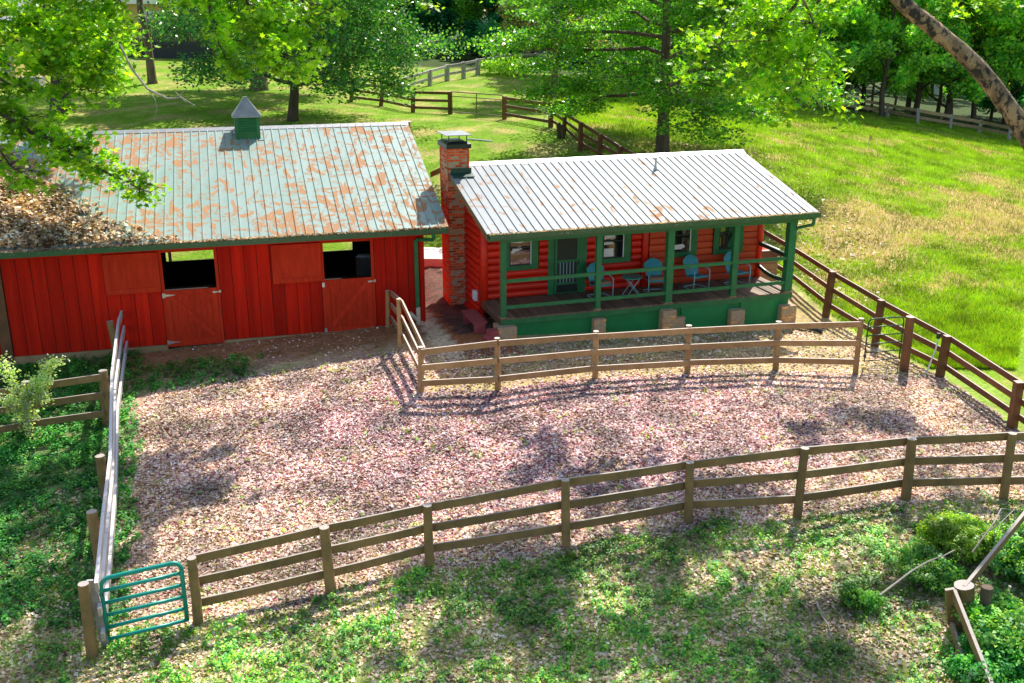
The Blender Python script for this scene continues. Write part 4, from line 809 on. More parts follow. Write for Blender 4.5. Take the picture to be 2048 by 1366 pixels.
# ------------------------------------------------------------ trees
def curve_pts(a, b, n, sag, r):
    a = Vector(a); b = Vector(b); d = b - a; o = []
    for i in range(n + 1):
        t = i / n; o.append(a + d * t + Vector((0, 0, sag * d.length * math.sin(PI * t))) + (Vector((r.uniform(-1, 1), r.uniform(-1, 1), r.uniform(-1, 1))) * d.length * .035 if 0 < i < n else Vector()))
    return o
def make_tree(name, label, base, H, R, tr, cb, leaves, ls, lm, bark='bark', seed=0, nl=22, flat=.45, lean=(0, 0), group=None, slope=.15, clump=.20, prof=None, template=T_DIAMOND, cat='tree', droop=.0, tilt=.7, trunk_top=.95, zmax=None):
    """trunk with limbs and a crown of leaf clumps. cb crown base height; prof(t) the crown's relative radius at height fraction t"""
    r = random.Random(seed); rn = np.random.RandomState(seed)
    t = thing(name, label, cat, tuple(base), 0, group)
    prof = prof or (lambda q: max(.12, math.sin(PI * (.18 + .82 * q) ** .8) ** .7))
    sp = [Vector((lean[0] * (i / 8) ** 1.3 * H + r.uniform(-.01, .01) * H * (i > 0), lean[1] * (i / 8) ** 1.3 * H + r.uniform(-.01, .01) * H * (i > 0), H * trunk_top * i / 8)) for i in range(9)]
    tb = MB(); rad = [tr * (1.5 if i == 0 else 1.0 - .86 * (i / 8)) for i in range(9)]
    sp2 = [sp[0] - Vector((0, 0, .3)), sp[0] + (sp[1] - sp[0]) * .12] + sp[1:]; tb.tube(sp2, [tr * 1.55, tr * 1.12] + rad[1:], 10, wob=.06, seed=seed)
    C_ = []; RC = []
    for i in range(nl):
        f = (i + .5 + r.uniform(-.3, .3)) / nl; z = cb + (H * trunk_top - cb) * f; k = min(7, int(z / (H * trunk_top) * 8)); u_ = z / (H * trunk_top) * 8 - k; p0 = sp[k].lerp(sp[k + 1], max(0, min(1, u_)))
        a = i * 2.399 + r.uniform(-.4, .4); L = R * prof(f) * r.uniform(.75, 1.12); L = max(L, .5)
        end = p0 + Vector((math.cos(a) * L, math.sin(a) * L, L * (slope + .25 * f) - droop * L))
        P_ = curve_pts(p0, end, 5, .05 + droop * .25, r); r0 = max(.02, tr * (.42 - .25 * f)); tb.tube(P_, [r0 * (1 - .85 * j / 5) for j in range(6)], 6, cap=False, wob=.08, seed=i)
        ns = max(3, int(L * 1.5)); 
        for s_ in range(ns):
            q = .35 + .65 * (s_ + r.random()) / ns; k2 = min(4, int(q * 5)); pb = P_[k2].lerp(P_[k2 + 1], q * 5 - k2)
            a2 = a + r.choice((-1, 1)) * r.uniform(.4, 1.3); l2 = L * r.uniform(.16, .38) * (1.25 - q * .5); pe = pb + Vector((math.cos(a2) * l2, math.sin(a2) * l2, l2 * r.uniform(-.15, .3) - droop * l2))
            tb.tube([pb, pb.lerp(pe, .5) + Vector((0, 0, .03 * l2)), pe], [r0 * .3, r0 * .2, r0 * .07], 4, cap=False)
            for w_ in (.55, 1.0): C_.append(tuple(pb.lerp(pe, w_))); RC.append(R * clump * r.uniform(.6, 1.25))
        C_.append(tuple(end)); RC.append(R * clump * .9)
    part('trunk', tb, bark, t, smooth=True)
    C_ = np.array(C_); RC = np.array(RC); k = rn.choice(len(C_), leaves, p=RC ** 2 / (RC ** 2).sum())
    dv = rn.normal(0, 1, (leaves, 3)); dv /= np.linalg.norm(dv, axis=1, keepdims=True); dv *= (rn.uniform(0, 1, (leaves, 1)) ** .45); 
    L_ = C_[k] + dv * RC[k, None] * np.array([1, 1, flat]); L_[:, 2] -= droop * .5 * (dv[:, 0] ** 2 + dv[:, 1] ** 2) * RC[k]
    if zmax: L_ = L_[L_[:, 2] < zmax]
    scatter('crown', L_, ls * rn.uniform(.7, 1.3, len(L_)), template, lm, seed, tilt, parent=t)
    return t
def tree_at(name, label, px, **kw):
    g = gp(*px); return make_tree(name, label, g, **kw)
tree_at('oak_tree', 'tall dark-trunked oak on the lawn at upper left', (125, 226), H=17, R=7.0, tr=.50, cb=9.8, leaves=26000, ls=.24, lm='leaf_mid', bark='bark_dark', seed=11, nl=26, slope=.2)
tree_at('slim_tree', 'slim straight grey trunk on the lawn before the yellow house', (305, 167), H=19, R=5.5, tr=.26, cb=11, leaves=16000, ls=.24, lm='leaf_mid', seed=12, nl=22, lean=(-.02, 0))
tree_at('oak_tree', 'thick-trunked oak behind the small spreading tree on the lawn', (518, 180), H=16, R=5.4, tr=.48, cb=3.6, lean=(.10, .05), leaves=34000, ls=.24, lm='leaf_deep', bark='bark', seed=13, nl=30, slope=.2)
tree_at('pear_tree', 'small wide-spreading glossy-leaved tree behind the barn roof', (585, 241), H=10.5, R=6.6, tr=.25, cb=1.5, leaves=62000, ls=.17, lm='leaf_deep', bark='bark_dark', seed=14, nl=46, flat=.8, lean=(.17, .02), clump=.15, tilt=1.1, slope=.12, droop=.10)
tree_at('rust_tree', 'tree with rust-tinged patchy leaves at the corner of the far fence', (1107, 200), H=12, R=3.7, tr=.24, cb=2.4, leaves=26000, ls=.18, lm='leaf_rust', seed=15, nl=34, flat=.5, clump=.2)
tree_at('willow_oak', 'tall straight willow oak with layered branches right behind the cabin roof', (1325, 306), H=15, R=6.3, tr=.27, cb=1.9, leaves=100000, ls=.155, lm='leaf_mid', bark='bark', seed=16, nl=54, flat=.34, clump=.185, slope=.02, droop=.16, tilt=.9, prof=lambda q: .45 + .55 * math.sin(PI * min(1, q * 1.05 + .2)) ** .6)

# leaning limb tree at the right: the trunk crosses the corner of the view
tb = MB(); LT = thing('leaning_tree', 'big leaning tree whose mottled limb crosses the upper right corner', 'tree', tuple(Vector((12.6, 20.5, tz1(12.6, 20.5))))); o0 = Vector(LT.location)
ctrl = [Vector((12.6, 20.5, -.4)), Vector((12.4, 20.4, 1.5)), pd(2140, 420, 20), pd(2075, 305, 20), pd(2010, 205, 20), pd(1945, 125, 20), pd(1870, 60, 20), pd(1800, 0, 20), pd(1700, -110, 20.5), pd(1560, -260, 21.5), pd(1400, -420, 23)]
rd = [.30, .25, .20, .185, .175, .165, .155, .15, .13, .10, .05]
PT = []; RT = []
for i in range(len(ctrl) - 1):
    p0, p1, p2, p3 = ctrl[max(0, i - 1)], ctrl[i], ctrl[i + 1], ctrl[min(len(ctrl) - 1, i + 2)]
    for j in range(5):
        u_ = j / 5; PT.append(.5 * ((2 * p1) + (p2 - p0) * u_ + (2 * p0 - 5 * p1 + 4 * p2 - p3) * u_ ** 2 + (3 * p1 - p0 - 3 * p2 + p3) * u_ ** 3) - o0); RT.append(rd[i] * (1 - u_) + rd[i + 1] * u_)
tb.tube(PT, RT, 16, wob=.06, seed=4); rnd = random.Random(31); CL = []; RL = []
def limb(tb, path, r0, CL, RL, rc, every=3, rnd=rnd):
    path = [Vector(p) for p in path]; P_ = []
    for i in range(len(path) - 1):
        for j in range(4): P_.append(path[i].lerp(path[i + 1], j / 4) + Vector((rnd.uniform(-1, 1), rnd.uniform(-1, 1), rnd.uniform(-1, 1))) * .04)
    P_.append(path[-1]); n = len(P_); tb.tube(P_, [r0 * (1 - .85 * i / n) for i in range(n)], 6, cap=False, wob=.08)
    for i in range(n):
        f = i / n
        if f < .22: continue
        for s_ in range(every):
            e = P_[i] + Vector((rnd.gauss(0, 1), rnd.gauss(0, 1), rnd.gauss(-.25, .6))) * rc * 1.1
            tb.tube([P_[i], P_[i].lerp(e, .5) + Vector((0, 0, .05)), e], [.012, .009, .005], 4, cap=False); CL.append(tuple(e)); RL.append(rc * rnd.uniform(.5, 1.1))
def leafcloud(par, CL, RL, N, size, lm, seed, flat=.5, tmpl=T_LOBED, tilt=.8):
    rn = np.random.RandomState(seed); CL = np.array(CL); RL = np.array(RL); k = rn.choice(len(CL), N, p=RL ** 2 / (RL ** 2).sum()); dv = rn.normal(0, .5, (N, 3)) * np.array([1, 1, flat])
    scatter('crown', CL[k] + dv * RL[k, None], size * rn.uniform(.65, 1.25, N), tmpl, lm, seed, tilt, parent=par)
# a hanging spray of large bright leaves in front of the willow oak
for path, r0 in (([pd(1745, -60, 20.5), pd(1600, -10, 22), pd(1545, 60, 22.5), pd(1530, 110, 22.5), pd(1520, 170, 22.5)], .05), ([pd(1700, -80, 21), pd(1640, -10, 22.5), pd(1600, 60, 23), pd(1570, 130, 23)], .04),
                 ([pd(1600, -60, 22), pd(1500, -20, 23), pd(1450, 50, 23.5), pd(1430, 120, 23.5)], .04), ([pd(1900, -40, 20.5), pd(1960, -60, 22), pd(2040, -40, 24)], .05), ([pd(1600, -10, 22), pd(1640, 60, 22.2), pd(1600, 165, 22.4), pd(1560, 200, 22.4)], .03)):
    limb(tb, [p - o0 for p in path], r0, CL, RL, .42, 2)
part('trunk', tb, 'bark_lichen', LT, smooth=True)
leafcloud(LT, CL, RL, 3600, .15, 'leaf_bright', 5, .8)
# its high crown, above the view, throws the dappled shade
rn = random.Random(8)
def shade_clumps(o0, spots, h):              # the crown clumps that stand between the sun and these patches of ground
    C_ = []; R_ = []
    for x, y, rr, n in spots:
        for k in range(n):
            g = gp(x, y); q = g + Vector((rn.gauss(0, .5), rn.gauss(0, .5), 0)) * rr * 1.6; hh = h + rn.uniform(-1, 1.2); C_.append(tuple(q + S * (hh / S.z) - o0)); R_.append(rr * rn.uniform(.6, 1.1))
    return C_, R_
CH_, RH = shade_clumps(o0, [(1080, 935, .42, 4), (1150, 960, .35, 2), (1740, 850, .5, 4), (1660, 880, .4, 2), (930, 1140, .6, 5), (1080, 1180, .6, 5), (1010, 1260, .6, 4), (1230, 1260, .6, 5), (1200, 1340, .5, 4), (1330, 1150, .4, 3), (1560, 1300, .6, 4), (1480, 1260, .4, 3), (1880, 1200, .5, 2), (820, 1330, .4, 2), (1400, 1320, .5, 3)], 12.5)
tb2 = MB(); hub = Vector((4.5, 20.5, 12.6)) - o0; tb2.tube([PT[-1], hub], [.06, .05], 6)
for c in CH_[::3]: tb2.tube([hub, hub.lerp(Vector(c), .5) + Vector((0, 0, .3)), Vector(c)], [.05, .035, .012], 5)
part('limb', tb2, 'bark_lichen', LT)
leafcloud(LT, CH_, RH, 9000, .22, 'leaf_mid', 6, .5, T_DIAMOND)

# near maple at the left: trunk outside the view, its branches reach in
MT = thing('maple_tree', 'near maple whose bright lobed leaves hang over the barn roof at upper left', 'tree', (-15.5, 27.0, tz1(-15.5, 27.0))); o0 = Vector(MT.location)
tb = MB(); tb.tube([Vector((0, 0, -.3)), Vector((.1, 0, 3)), Vector((.5, -.1, 6.5)), Vector((1.0, -.2, 10)), Vector((1.6, -.2, 13))], [.45, .36, .3, .22, .1], 12, wob=.06)
CL = []; RL = []; root = Vector((.4, 0, 5.6)); rt2 = Vector((.6, -.1, 7.5)); rnd = random.Random(77)
Q_ = lambda D, *p: [pd(x, y, D) - o0 for x, y in p]
PB = [([rt2] + Q_(25.5, (-40, 40), (60, 50), (130, 30), (190, 40), (225, 80)), .08, .50, 3),
      ([rt2] + Q_(25, (-40, 90), (40, 110), (110, 110), (180, 125), (225, 150)), .07, .42, 3),
      ([rt2] + Q_(24.5, (-40, 10), (40, -10), (140, -20), (240, 0)), .07, .45, 3),
      ([root] + Q_(25, (-60, 130), (20, 170), (80, 180), (150, 165), (215, 190)), .05, .26, 3),
      ([root] + Q_(25, (-60, 190), (40, 250), (130, 295), (210, 345), (300, 385)), .08, .26, 6),
      ([root] + Q_(24.8, (-60, 230), (20, 330), (60, 360)), .05, .26, 3),
      ([root] + Q_(25.3, (-40, 200), (50, 235), (110, 270), (150, 300), (190, 310)), .05, .30, 4),
      ([Vector((.8, -.1, 8.6))] + Q_(24.5, (200, -40), (380, -25), (480, 0), (540, 40), (585, 75)), .09, .34, 4),
      ([Vector((.8, -.1, 8.6))] + Q_(24.2, (200, -70), (420, -50), (520, 20), (560, 90), (570, 120)), .07, .38, 4),
      ([Vector((.8, -.1, 8.6))] + Q_(24, (200, -70), (400, -30), (430, 50), (440, 90), (460, 130), (466, 150)), .04, .15, 4),
      ([Vector((.8, -.1, 8.6))] + Q_(24.5, (300, -60), (500, -30), (600, -10), (640, 30)), .05, .30, 3),
      ([Vector((.8, -.1, 8.6))] + Q_(24, (300, -60), (640, -50), (840, -10), (862, 22)), .06, .14, 1)]
for path, r0, rc, ev in PB: limb(tb, path, r0, CL, RL, rc, ev, rnd)
part('trunk', tb, 'bark_dark', MT, smooth=True)
leafcloud(MT, CL, RL, 13500, .15, 'leaf_bright', 9, .7)
CH_, RH = shade_clumps(o0, [(350, 960, .5, 6), (400, 900, .35, 2), (300, 1010, .4, 3), (240, 1130, .4, 3), (150, 1050, .4, 3), (90, 1180, .5, 4), (130, 1260, .4, 3), (40, 1330, .6, 3)], 11.5)
for k in range(22): CH_.append(tuple(Vector((rn.uniform(-15, -8.8), rn.uniform(29, 35), rn.uniform(10.5, 13))) - o0)); RH.append(rn.uniform(.35, .7))
tb2 = MB(); hub = Vector((1.6, -.2, 10.5))
for c in CH_[::3]: tb2.tube([hub, hub.lerp(Vector(c), .5) + Vector((0, 0, .3)), Vector(c)], [.05, .035, .012], 5)
part('limb', tb2, 'bark_dark', MT)
leafcloud(MT, CH_, RH, 9500, .20, 'leaf_mid', 10, .5, T_DIAMOND)
# bare broken twig hanging under it
db_ = thing('dead_branch', 'bare pale branch hanging down from the maple above the barn cupola', 'branch', tuple(pd(240, 90, 24.5))); o0 = Vector(db_.location)
bb = MB(); P_ = [Vector(), pd(262, 135, 24.5) - o0, pd(295, 178, 24.5) - o0, pd(335, 197, 24.5) - o0, pd(362, 195, 24.5) - o0, pd(390, 211, 24.4) - o0]; bb.tube(P_, [.03, .028, .024, .02, .018, .008], 6)
for a, b_ in (((352, 196), (375, 176)), ((362, 195), (372, 205)), ((362, 195), (350, 183)), ((335, 197), (325, 190))): bb.tube([pd(*a, 24.5) - o0, pd(*b_, 24.5) - o0], [.014, .006], 5)
bb.tube([pd(297, 180, 24.5) - o0, pd(311, 200, 24.5) - o0, pd(314, 222, 24.5) - o0, pd(308, 240, 24.5) - o0], [.01, .008, .006, .004], 4); part('twig', bb, 'dead_twig', db_)

# woods: three kinds built once, then copied tree by tree
W1 = make_tree('forest_tree', 'PLACE', Vector((0, 0, 0)), H=17, R=4.8, tr=.24, cb=1.6, clump=.15, tilt=1.4, flat=1.0, slope=.45, leaves=22000, ls=.28, lm='leaf_wood', bark='bark_dark', seed=41, nl=30, group='trees in the woods behind the meadow and lawn')
W2 = make_tree('forest_tree', 'PLACE', Vector((0, 0, 0)), H=15, R=4.3, tr=.19, cb=.6, clump=.15, tilt=1.4, flat=1.0, slope=.45, leaves=20000, ls=.28, lm='leaf_wood', bark='bark_dark', seed=42, nl=32, group='trees in the woods behind the meadow and lawn')
W3 = make_tree('forest_tree', 'PLACE', Vector((0, 0, 0)), H=13, R=4.0, tr=.15, cb=.2, clump=.16, tilt=1.4, flat=1.0, slope=.4, leaves=20000, ls=.28, lm='leaf_blue', bark='bark_dark', seed=43, nl=30, group='trees in the woods behind the meadow and lawn')
KL = ['light green leafy forest tree', 'dark green leafy forest tree', 'bluish shaded forest tree']
rnd = random.Random(19); spots = []
for i in range(15): spots.append((25.5 + i * 2.9 + rnd.uniform(-.8, .8), 83.5 + rnd.uniform(-1.0, 2.5), rnd.choice((0, 0, 1, 1, 2)), 'in the row behind the pale fence'))
for i in range(15): spots.append((18 + i * 3.9 + rnd.uniform(-1, 1), 92 + rnd.uniform(-2, 3), rnd.choice((0, 1, 1, 2)), 'in the second row beyond the meadow'))
for i in range(9): spots.append((5.5 + i * 2.7 + rnd.uniform(-.7, .7), 79 + rnd.uniform(-2, 4), rnd.choice((0, 0, 1)), 'in the row behind the willow oak'))
for i in range(14): spots.append((-22 + i * 2.6 + rnd.uniform(-.7, .7), 101 + rnd.uniform(-2, 4), rnd.choice((2, 2, 1)), 'in the dark hollow past the grey fence'))
for i in range(9): spots.append((-48 + i * 3.9 + rnd.uniform(-.7, .7), 96 + rnd.uniform(-2, 6), rnd.choice((1, 1, 2)), 'in the row behind the yellow house'))
for i in range(15): spots.append((-50 + i * 6.8 + rnd.uniform(-1, 1), 112 + rnd.uniform(-2, 5), rnd.choice((1, 2, 2)), 'in the farthest row of woods'))
ORD = ['leftmost', 'second', 'third', 'fourth', 'fifth', 'sixth', 'seventh', 'eighth', 'ninth', 'tenth', 'eleventh', 'twelfth', 'thirteenth', 'fourteenth', 'fifteenth']
KL = ['light green tree', 'dark green tree', 'bluish green tree']; used = set(); rows = {}
for x, y, kd, where in spots: rows.setdefault(where, []).append((x / y, x, y, kd))
for where, rw in rows.items():
    for i, (q_, x, y, kd) in enumerate(sorted(rw)):
        src = (W1, W2, W3)[kd]; z = tz1(x, y); rz = rnd.uniform(0, 6.28); sc_ = rnd.uniform(.82, 1.2)
        lab = KL[kd] + ', ' + ORD[i] + (' from left ' if i else ' ') + where
        if kd not in used: used.add(kd); src.location = (x, y, z); src.rotation_euler = (0, 0, rz); src['label'] = lab; o = src
        else: o = copy_tree(src, (x, y, z), rz, lab, (sc_, sc_, sc_ * rnd.uniform(.95, 1.2)))
        o['group'] = 'trees ' + where
for (px, D, hh) in ((1620, 76, 18), (1745, 80, 12), (1765, 81, 12), (1790, 80, 12), (1905, 82, 16), (1690, 80, 12)):
    p = pd(px, 200, D); make_tree('bare_trunk_tree', {1620: 'thick dark trunk at the left end of the pale two-rail fence', 1745: 'slim dark trunk left of the second pale fence post', 1765: 'slim dark trunk just behind the second pale fence post', 1790: 'slim dark trunk right of the second pale fence post', 1905: 'stout dark trunk behind the middle of the pale fence', 1690: 'slim dark trunk in the shade by the left part of the pale fence'}[px], Vector((p.x, p.y, tz1(p.x, p.y))), H=hh, R=2.6, tr=.30 if px == 1620 else (.25 if px == 1905 else .10), cb=hh * .55, leaves=2500, ls=.34, lm='leaf_wood', bark='bark_dark', seed=px, nl=12)['group'] = 'slim dark trunks at the wood edge'
# shrubs
def shrub(name, label, base, R, H, n, ls, lm, seed, cat='shrub', flat=1, tmpl=T_DIAMOND, group=None):
    t = thing(name, label, cat, tuple(base), 0, group); rn = np.random.RandomState(seed); r = random.Random(seed); b = MB(); C_ = []
    for i in range(14):
        a = r.uniform(0, 6.28); e = Vector((math.cos(a) * R * r.uniform(.2, .85), math.sin(a) * R * r.uniform(.2, .85), H * r.uniform(.35, .85))); b.tube([(0, 0, -.05), e * .5 + Vector((0, 0, .06)), e], [.02, .014, .006], 5, cap=False); C_.append(tuple(e))
    part('stems', b, 'bark_dark', t).name = 'stem'
    C_ = np.array(C_); k = rn.randint(0, len(C_), n); dv = rn.normal(0, 1, (n, 3)); dv /= np.linalg.norm(dv, axis=1, keepdims=True); dv *= rn.uniform(0, 1, (n, 1)) ** .4
    L_ = C_[k] + dv * np.array([R * .42, R * .42, H * .34]); L_[:, 2] = np.abs(L_[:, 2]); scatter('foliage', L_, ls * rn.uniform(.7, 1.3, n), tmpl, lm, seed, .8, parent=t)
    return t
shrub('leafy_shrub', 'bright feathery shrub in the grass left of the tumbledown fence', gp(1905, 1100), .62, .5, 2600, .10, 'grass_weed', 1, tmpl=T_PLANT)
shrub('leafy_shrub', 'pale ferny tuft among the weeds at lower right', gp(1722, 1215), .3, .26, 500, .07, 'leaf_cover', 2, tmpl=T_PLANT)
shrub('leafy_shrub', 'low leafy bush just right of the short leaning post', gp(2030, 1290), .8, .42, 1900, .13, 'leaf_cover', 3, tmpl=T_PLANT)
shrub('leafy_shrub', 'leafy bush at the bottom right corner', gp(2010, 1390), .8, .45, 1900, .12, 'leaf_ivy', 13, tmpl=T_PLANT)
shrub('leafy_shrub', 'green bush at the right edge above the thin cane', gp(2045, 1160), .6, .45, 1500, .12, 'leaf_cover', 4, tmpl=T_PLANT)
shrub('leafy_shrub', 'dark low bush below the feathery bright shrub', gp(1850, 1160), .55, .3, 1000, .10, 'leaf_cover', 5, tmpl=T_PLANT)
shrub('garden_shrub', 'bluish round shrub in the shade past the grey fence, left one', gp(1000, 124), 2.4, 3.2, 5000, .24, 'leaf_blue', 6, group=None)
shrub('garden_shrub', 'bluish round shrub in the shade behind the end of the grey fence', gp(958, 112), 2.2, 2.4, 4000, .24, 'leaf_blue', 7)
shrub('garden_shrub', 'dark shrub behind the grey fence near the spreading tree', gp(905, 118), 1.8, 1.6, 3000, .2, 'leaf_deep', 8)
shrub('grass_clump', 'tall bright grass clump growing at the grey fence', gp(1020, 150), 2.6, 1.1, 5000, .16, 'leaf_bright', 9, 'grass clump')
# twiggy whitish shrub over the left side fence
tw = thing('twiggy_shrub', 'straggly pale-twigged shrub growing over the left side fence', 'shrub', tuple(gp(62, 880))); o0 = Vector(tw.location); bb = MB(); CC = []; rnd = random.Random(6); D_ = 21.6
for P_ in (((62, 880), (52, 810), (70, 765), (95, 735), (122, 716)), ((60, 860), (45, 800), (20, 750), (0, 728)), ((62, 840), (55, 790), (85, 765), (98, 755)), ((58, 850), (30, 815), (-5, 790)), ((60, 820), (80, 800), (84, 780))):
    Q = [gp(*P_[0]) - o0] + [pd(x, y, D_) - o0 for x, y in P_[1:]]; bb.tube(Q, [.03, .024, .018, .012, .008][:len(Q)], 5)
    for a, b_ in zip(Q, Q[1:]):
        for j in range(16): CC.append(tuple(a.lerp(b_, rnd.random()) + Vector((rnd.gauss(0, .05), rnd.gauss(0, .05), rnd.gauss(0, .05)))))
part('stem', bb, 'dead_twig', tw); CC = np.array(CC); CC = np.repeat(CC, 14, 0) + np.random.RandomState(1).normal(0, .07, (len(CC) * 14, 3)); scatter('foliage', CC, .065, T_DIAMOND, 'leaf_pale', 3, 1.0, parent=tw)
# fallen branches
def branch(name, label, pts, r0, m='dead_twig', side=None, z=.06):
    P_ = [gp(x, y) + Vector((0, 0, z + (.25 * math.sin(PI * i / (len(pts) - 1)) if z > .1 else 0))) for i, (x, y) in enumerate(pts)]; o = thing(name, label, 'branch', tuple(P_[0])); b = MB(); b.tube([p - P_[0] for p in P_], [r0 * (1 - .75 * i / len(P_)) for i in range(len(P_))], 6, wob=.1)
    for i, (x, y) in enumerate(side or []):
        a = P_[min(len(P_) - 1, 1 + i)]; b.tube([a - P_[0], (gp(x, y) + Vector((0, 0, .15))) - P_[0]], [r0 * .5, r0 * .2], 5)
    part('twig', b, m, o); return o
branch('fallen_branch', 'forked dead branch lying from the weeds up to the broken fence', [(1755, 1222), (1815, 1192), (1850, 1178), (1880, 1166), (1912, 1140), (1930, 1118)], .017, z=.25, side=[(1836, 1158), (1872, 1145), (1885, 1172), (1925, 1150)])
branch('dead_twigs', 'tangle of bleached twigs caught on the sloping rail of the tumbledown fence', [(1935, 1160), (1975, 1120), (1990, 1090), (2020, 1070)], .014, z=.45, side=[(1990, 1150), (2000, 1120), (1960, 1085)])
branch('dead_twigs', 'thin bleached twig reaching up beside the sloping rail', [(1945, 1135), (1985, 1128), (2015, 1100), (2040, 1085)], .010, z=.5, side=[(2000, 1080), (2025, 1135)])
branch('fallen_branch', 'bleached thin branch lying near the lower right of the weeds', [(1632, 1215), (1642, 1240), (1655, 1262), (1664, 1290)], .018, side=[(1660, 1235)])
branch('fallen_branch', 'curved pale twig in the weeds below the foreground fence', [(1400, 1195), (1412, 1225), (1440, 1235)], .015, side=[(1408, 1230)])
branch('fallen_branch', 'small pale twigs left of the grey double fence', [(125, 1078), (140, 1060), (158, 1045)], .012, side=[(150, 1075), (135, 1045)])
branch('fallen_branch', 'thin twig lying on the leaf litter near the barn yard', [(325, 862), (338, 880), (345, 892)], .01)

# ------------------------------------------------------------ yellow house at upper left
hg = pd(330, 125, 78); hz = tz1(hg.x, hg.y); HS = thing('yellow_house', 'yellow house with grey shingle roof and black railed deck half hidden by trees', 'house', (hg.x, hg.y, hz), .05)
part('wall', MB().box(-8, 5.5, 2.2, 8, -.5, 4.3), 'house_yellow', HS); part('roof', MB().prism([(1.6, 4.2), (5.5, 7.2), (9.2, 4.2), (9.2, 4.0), (5.5, 6.95), (1.6, 4.0)], -8.6, 6.2), 'house_shingle', HS)
part('fascia', MB().box(-8.6, 6.2, 1.5, 1.6, 3.92, 4.2), 'white_paint', HS)
fd = link('french_door', None, HS, (-1.0, 2.14, 0)); part('door_frame', MB().box(-.95, -.80, 0, .05, 1.2, 3.4).box(.80, .95, 0, .05, 1.2, 3.4).box(-.8, .8, 0, .05, 3.2, 3.4).box(-.05, .05, 0, .05, 1.2, 3.2), 'white_paint', fd); part('door_pane', MB().box(-.78, -.06, .02, .04, 1.25, 3.18), 'glass', fd); part('door_pane', MB().box(.06, .78, .02, .04, 1.25, 3.18), 'glass', fd)
part('deck', MB().box(-4.5, 3.6, .2, 2.15, .95, 1.15), 'deck_black', HS); part('deck_skirt', MB().box(-4.4, 3.5, .3, .4, -.3, .95), 'deck_black', HS)
part('deck_rail', MB().box(-4.5, 3.6, .2, .28, 2.05, 2.13), 'deck_black', HS); bl = MB().box(0, .05, .22, .26, 1.15, 2.05).data('baluster', 'deck_black')
for k in range(54): link('baluster', bl, HS, (-4.45 + k * .15, 0, 0))
wg = pd(2, 172, 63); wz = tz1(wg.x, wg.y); HW = thing('yellow_cottage', 'corner of a pale yellow cottage with a white window at the left edge', 'house', (wg.x, wg.y, wz), .0)
part('wall', MB().box(-6, 1.0, 0, 6, -.6, 3.4), 'house_yellow', HW); part('roof', MB().prism([(-.5, 3.3), (3, 5.4), (6.5, 3.3), (6.5, 3.1), (3, 5.2), (-.5, 3.1)], -6.5, 1.5), 'house_shingle', HW)
wn = link('window', None, HW, (0, 0, 0)); part('window_frame', MB().box(.05, .15, -.04, 0, .7, 2.2).box(.75, .85, -.04, 0, .7, 2.2).box(.15, .75, -.04, 0, 2.1, 2.2).box(.15, .75, -.04, 0, .7, .8).box(.15, .75, -.04, 0, 1.42, 1.5), 'white_paint', wn); part('window_pane', MB().box(.15, .75, -.02, -.01, .8, 2.1), 'glass', wn)
bx = pd(45, 160, 62); part('utility_box', MB().box(1.3, 2.6, -.5, .4, -.3, .5), 'stone_grey', HW)
for (px, py, D, lab) in ((1520, 108, 112, 'white house glimpsed through the willow oak leaves'), (1965, 120, 112, 'pale house glimpsed through the woods at upper right'), (1120, 108, 100, 'grey shed glimpsed behind the rust-leaved tree')):
    p = pd(px, py, D); z = tz1(p.x, p.y); o = thing('distant_house', lab, 'house', (p.x, p.y, z), .2); part('wall', MB().box(-5, 5, 0, 6, -.5, 3.2), 'white_paint', o); part('roof', MB().prism([(-.5, 3.1), (3, 5.2), (6.5, 3.1)], -5.5, 5.5), 'house_shingle', o); part('window', MB().box(-2, -1, -.05, -.01, 1, 2.2), 'glass', o); part('window', MB().box(1, 2, -.05, -.01, 1, 2.2), 'glass', o)

# ------------------------------------------------------------ litter, weeds and grass
def pick(x, y, p): k = RS.uniform(0, 1, len(x)) < p; return x[k], y[k]
def lift(x, y, dz=0): return np.stack([x, y, tz(x, y) + .02 * fbm(x, y, 1.1, 3) + dz], 1)
n = 560000; x = RS.uniform(-8.5, 14, n); y = RS.uniform(13.5, 28, n); fo, le, ri, ba, pad, ya, (ub, vb), (uc, vc) = zones(x, y)
nz = fbm(x, y, 2.0, 60); dens = np.where(pad, np.clip(.72 + .55 * nz, .25, 1), 0) * np.where((ub < 0) & (vb > -2.0 + .6 * fbm(x, y, 1.0, 61)), .025, 1); dens = np.where(ya & (vc < .0), .16, dens); dens = np.where(ya & (vc > -.2), .0, dens); x2, y2 = pick(x, y, dens); _c = tz(x2[:1], y2[:1]); pk = np.clip(1.4 * np.exp(-(((x2 - .6) / 5.6) ** 2 + ((y2 - 20.4) / 3.2) ** 2)) + .28 + .25 * fbm(x2, y2, 1.5, 63), 0, 1); kk = RS.uniform(0, 1, len(x2)) < pk; xt, yt = x2[~kk], y2[~kk]; x2, y2 = x2[kk], y2[kk]
stuff(tag(scatter('leaf_litter', lift(xt, yt, .012), .046 * RS.uniform(.5, 1.6, len(xt)), T_LITTER, 'litter_pale', 21, .42), 'tan and cream dead leaves over the outer parts of the paddock', 'leaf litter'))
stuff(tag(scatter('leaf_litter', lift(x2, y2, .012), .047 * RS.uniform(.5, 1.6, len(x2)), T_LITTER, 'litter', 1, .42), 'pinkish white and maroon dead leaves in the middle of the paddock', 'leaf litter'))
n = 200000; x = RS.uniform(-9.5, 10.5, n); y = RS.uniform(9.5, 18.5, n); fo, le, ri, ba, pad, ya, _, _ = zones(x, y); nz = fbm(x, y, 1.4, 62)
x2, y2 = pick(x, y, np.where(fo, .52 - .4 * nz, np.where(le, .25, .12 * pad)))
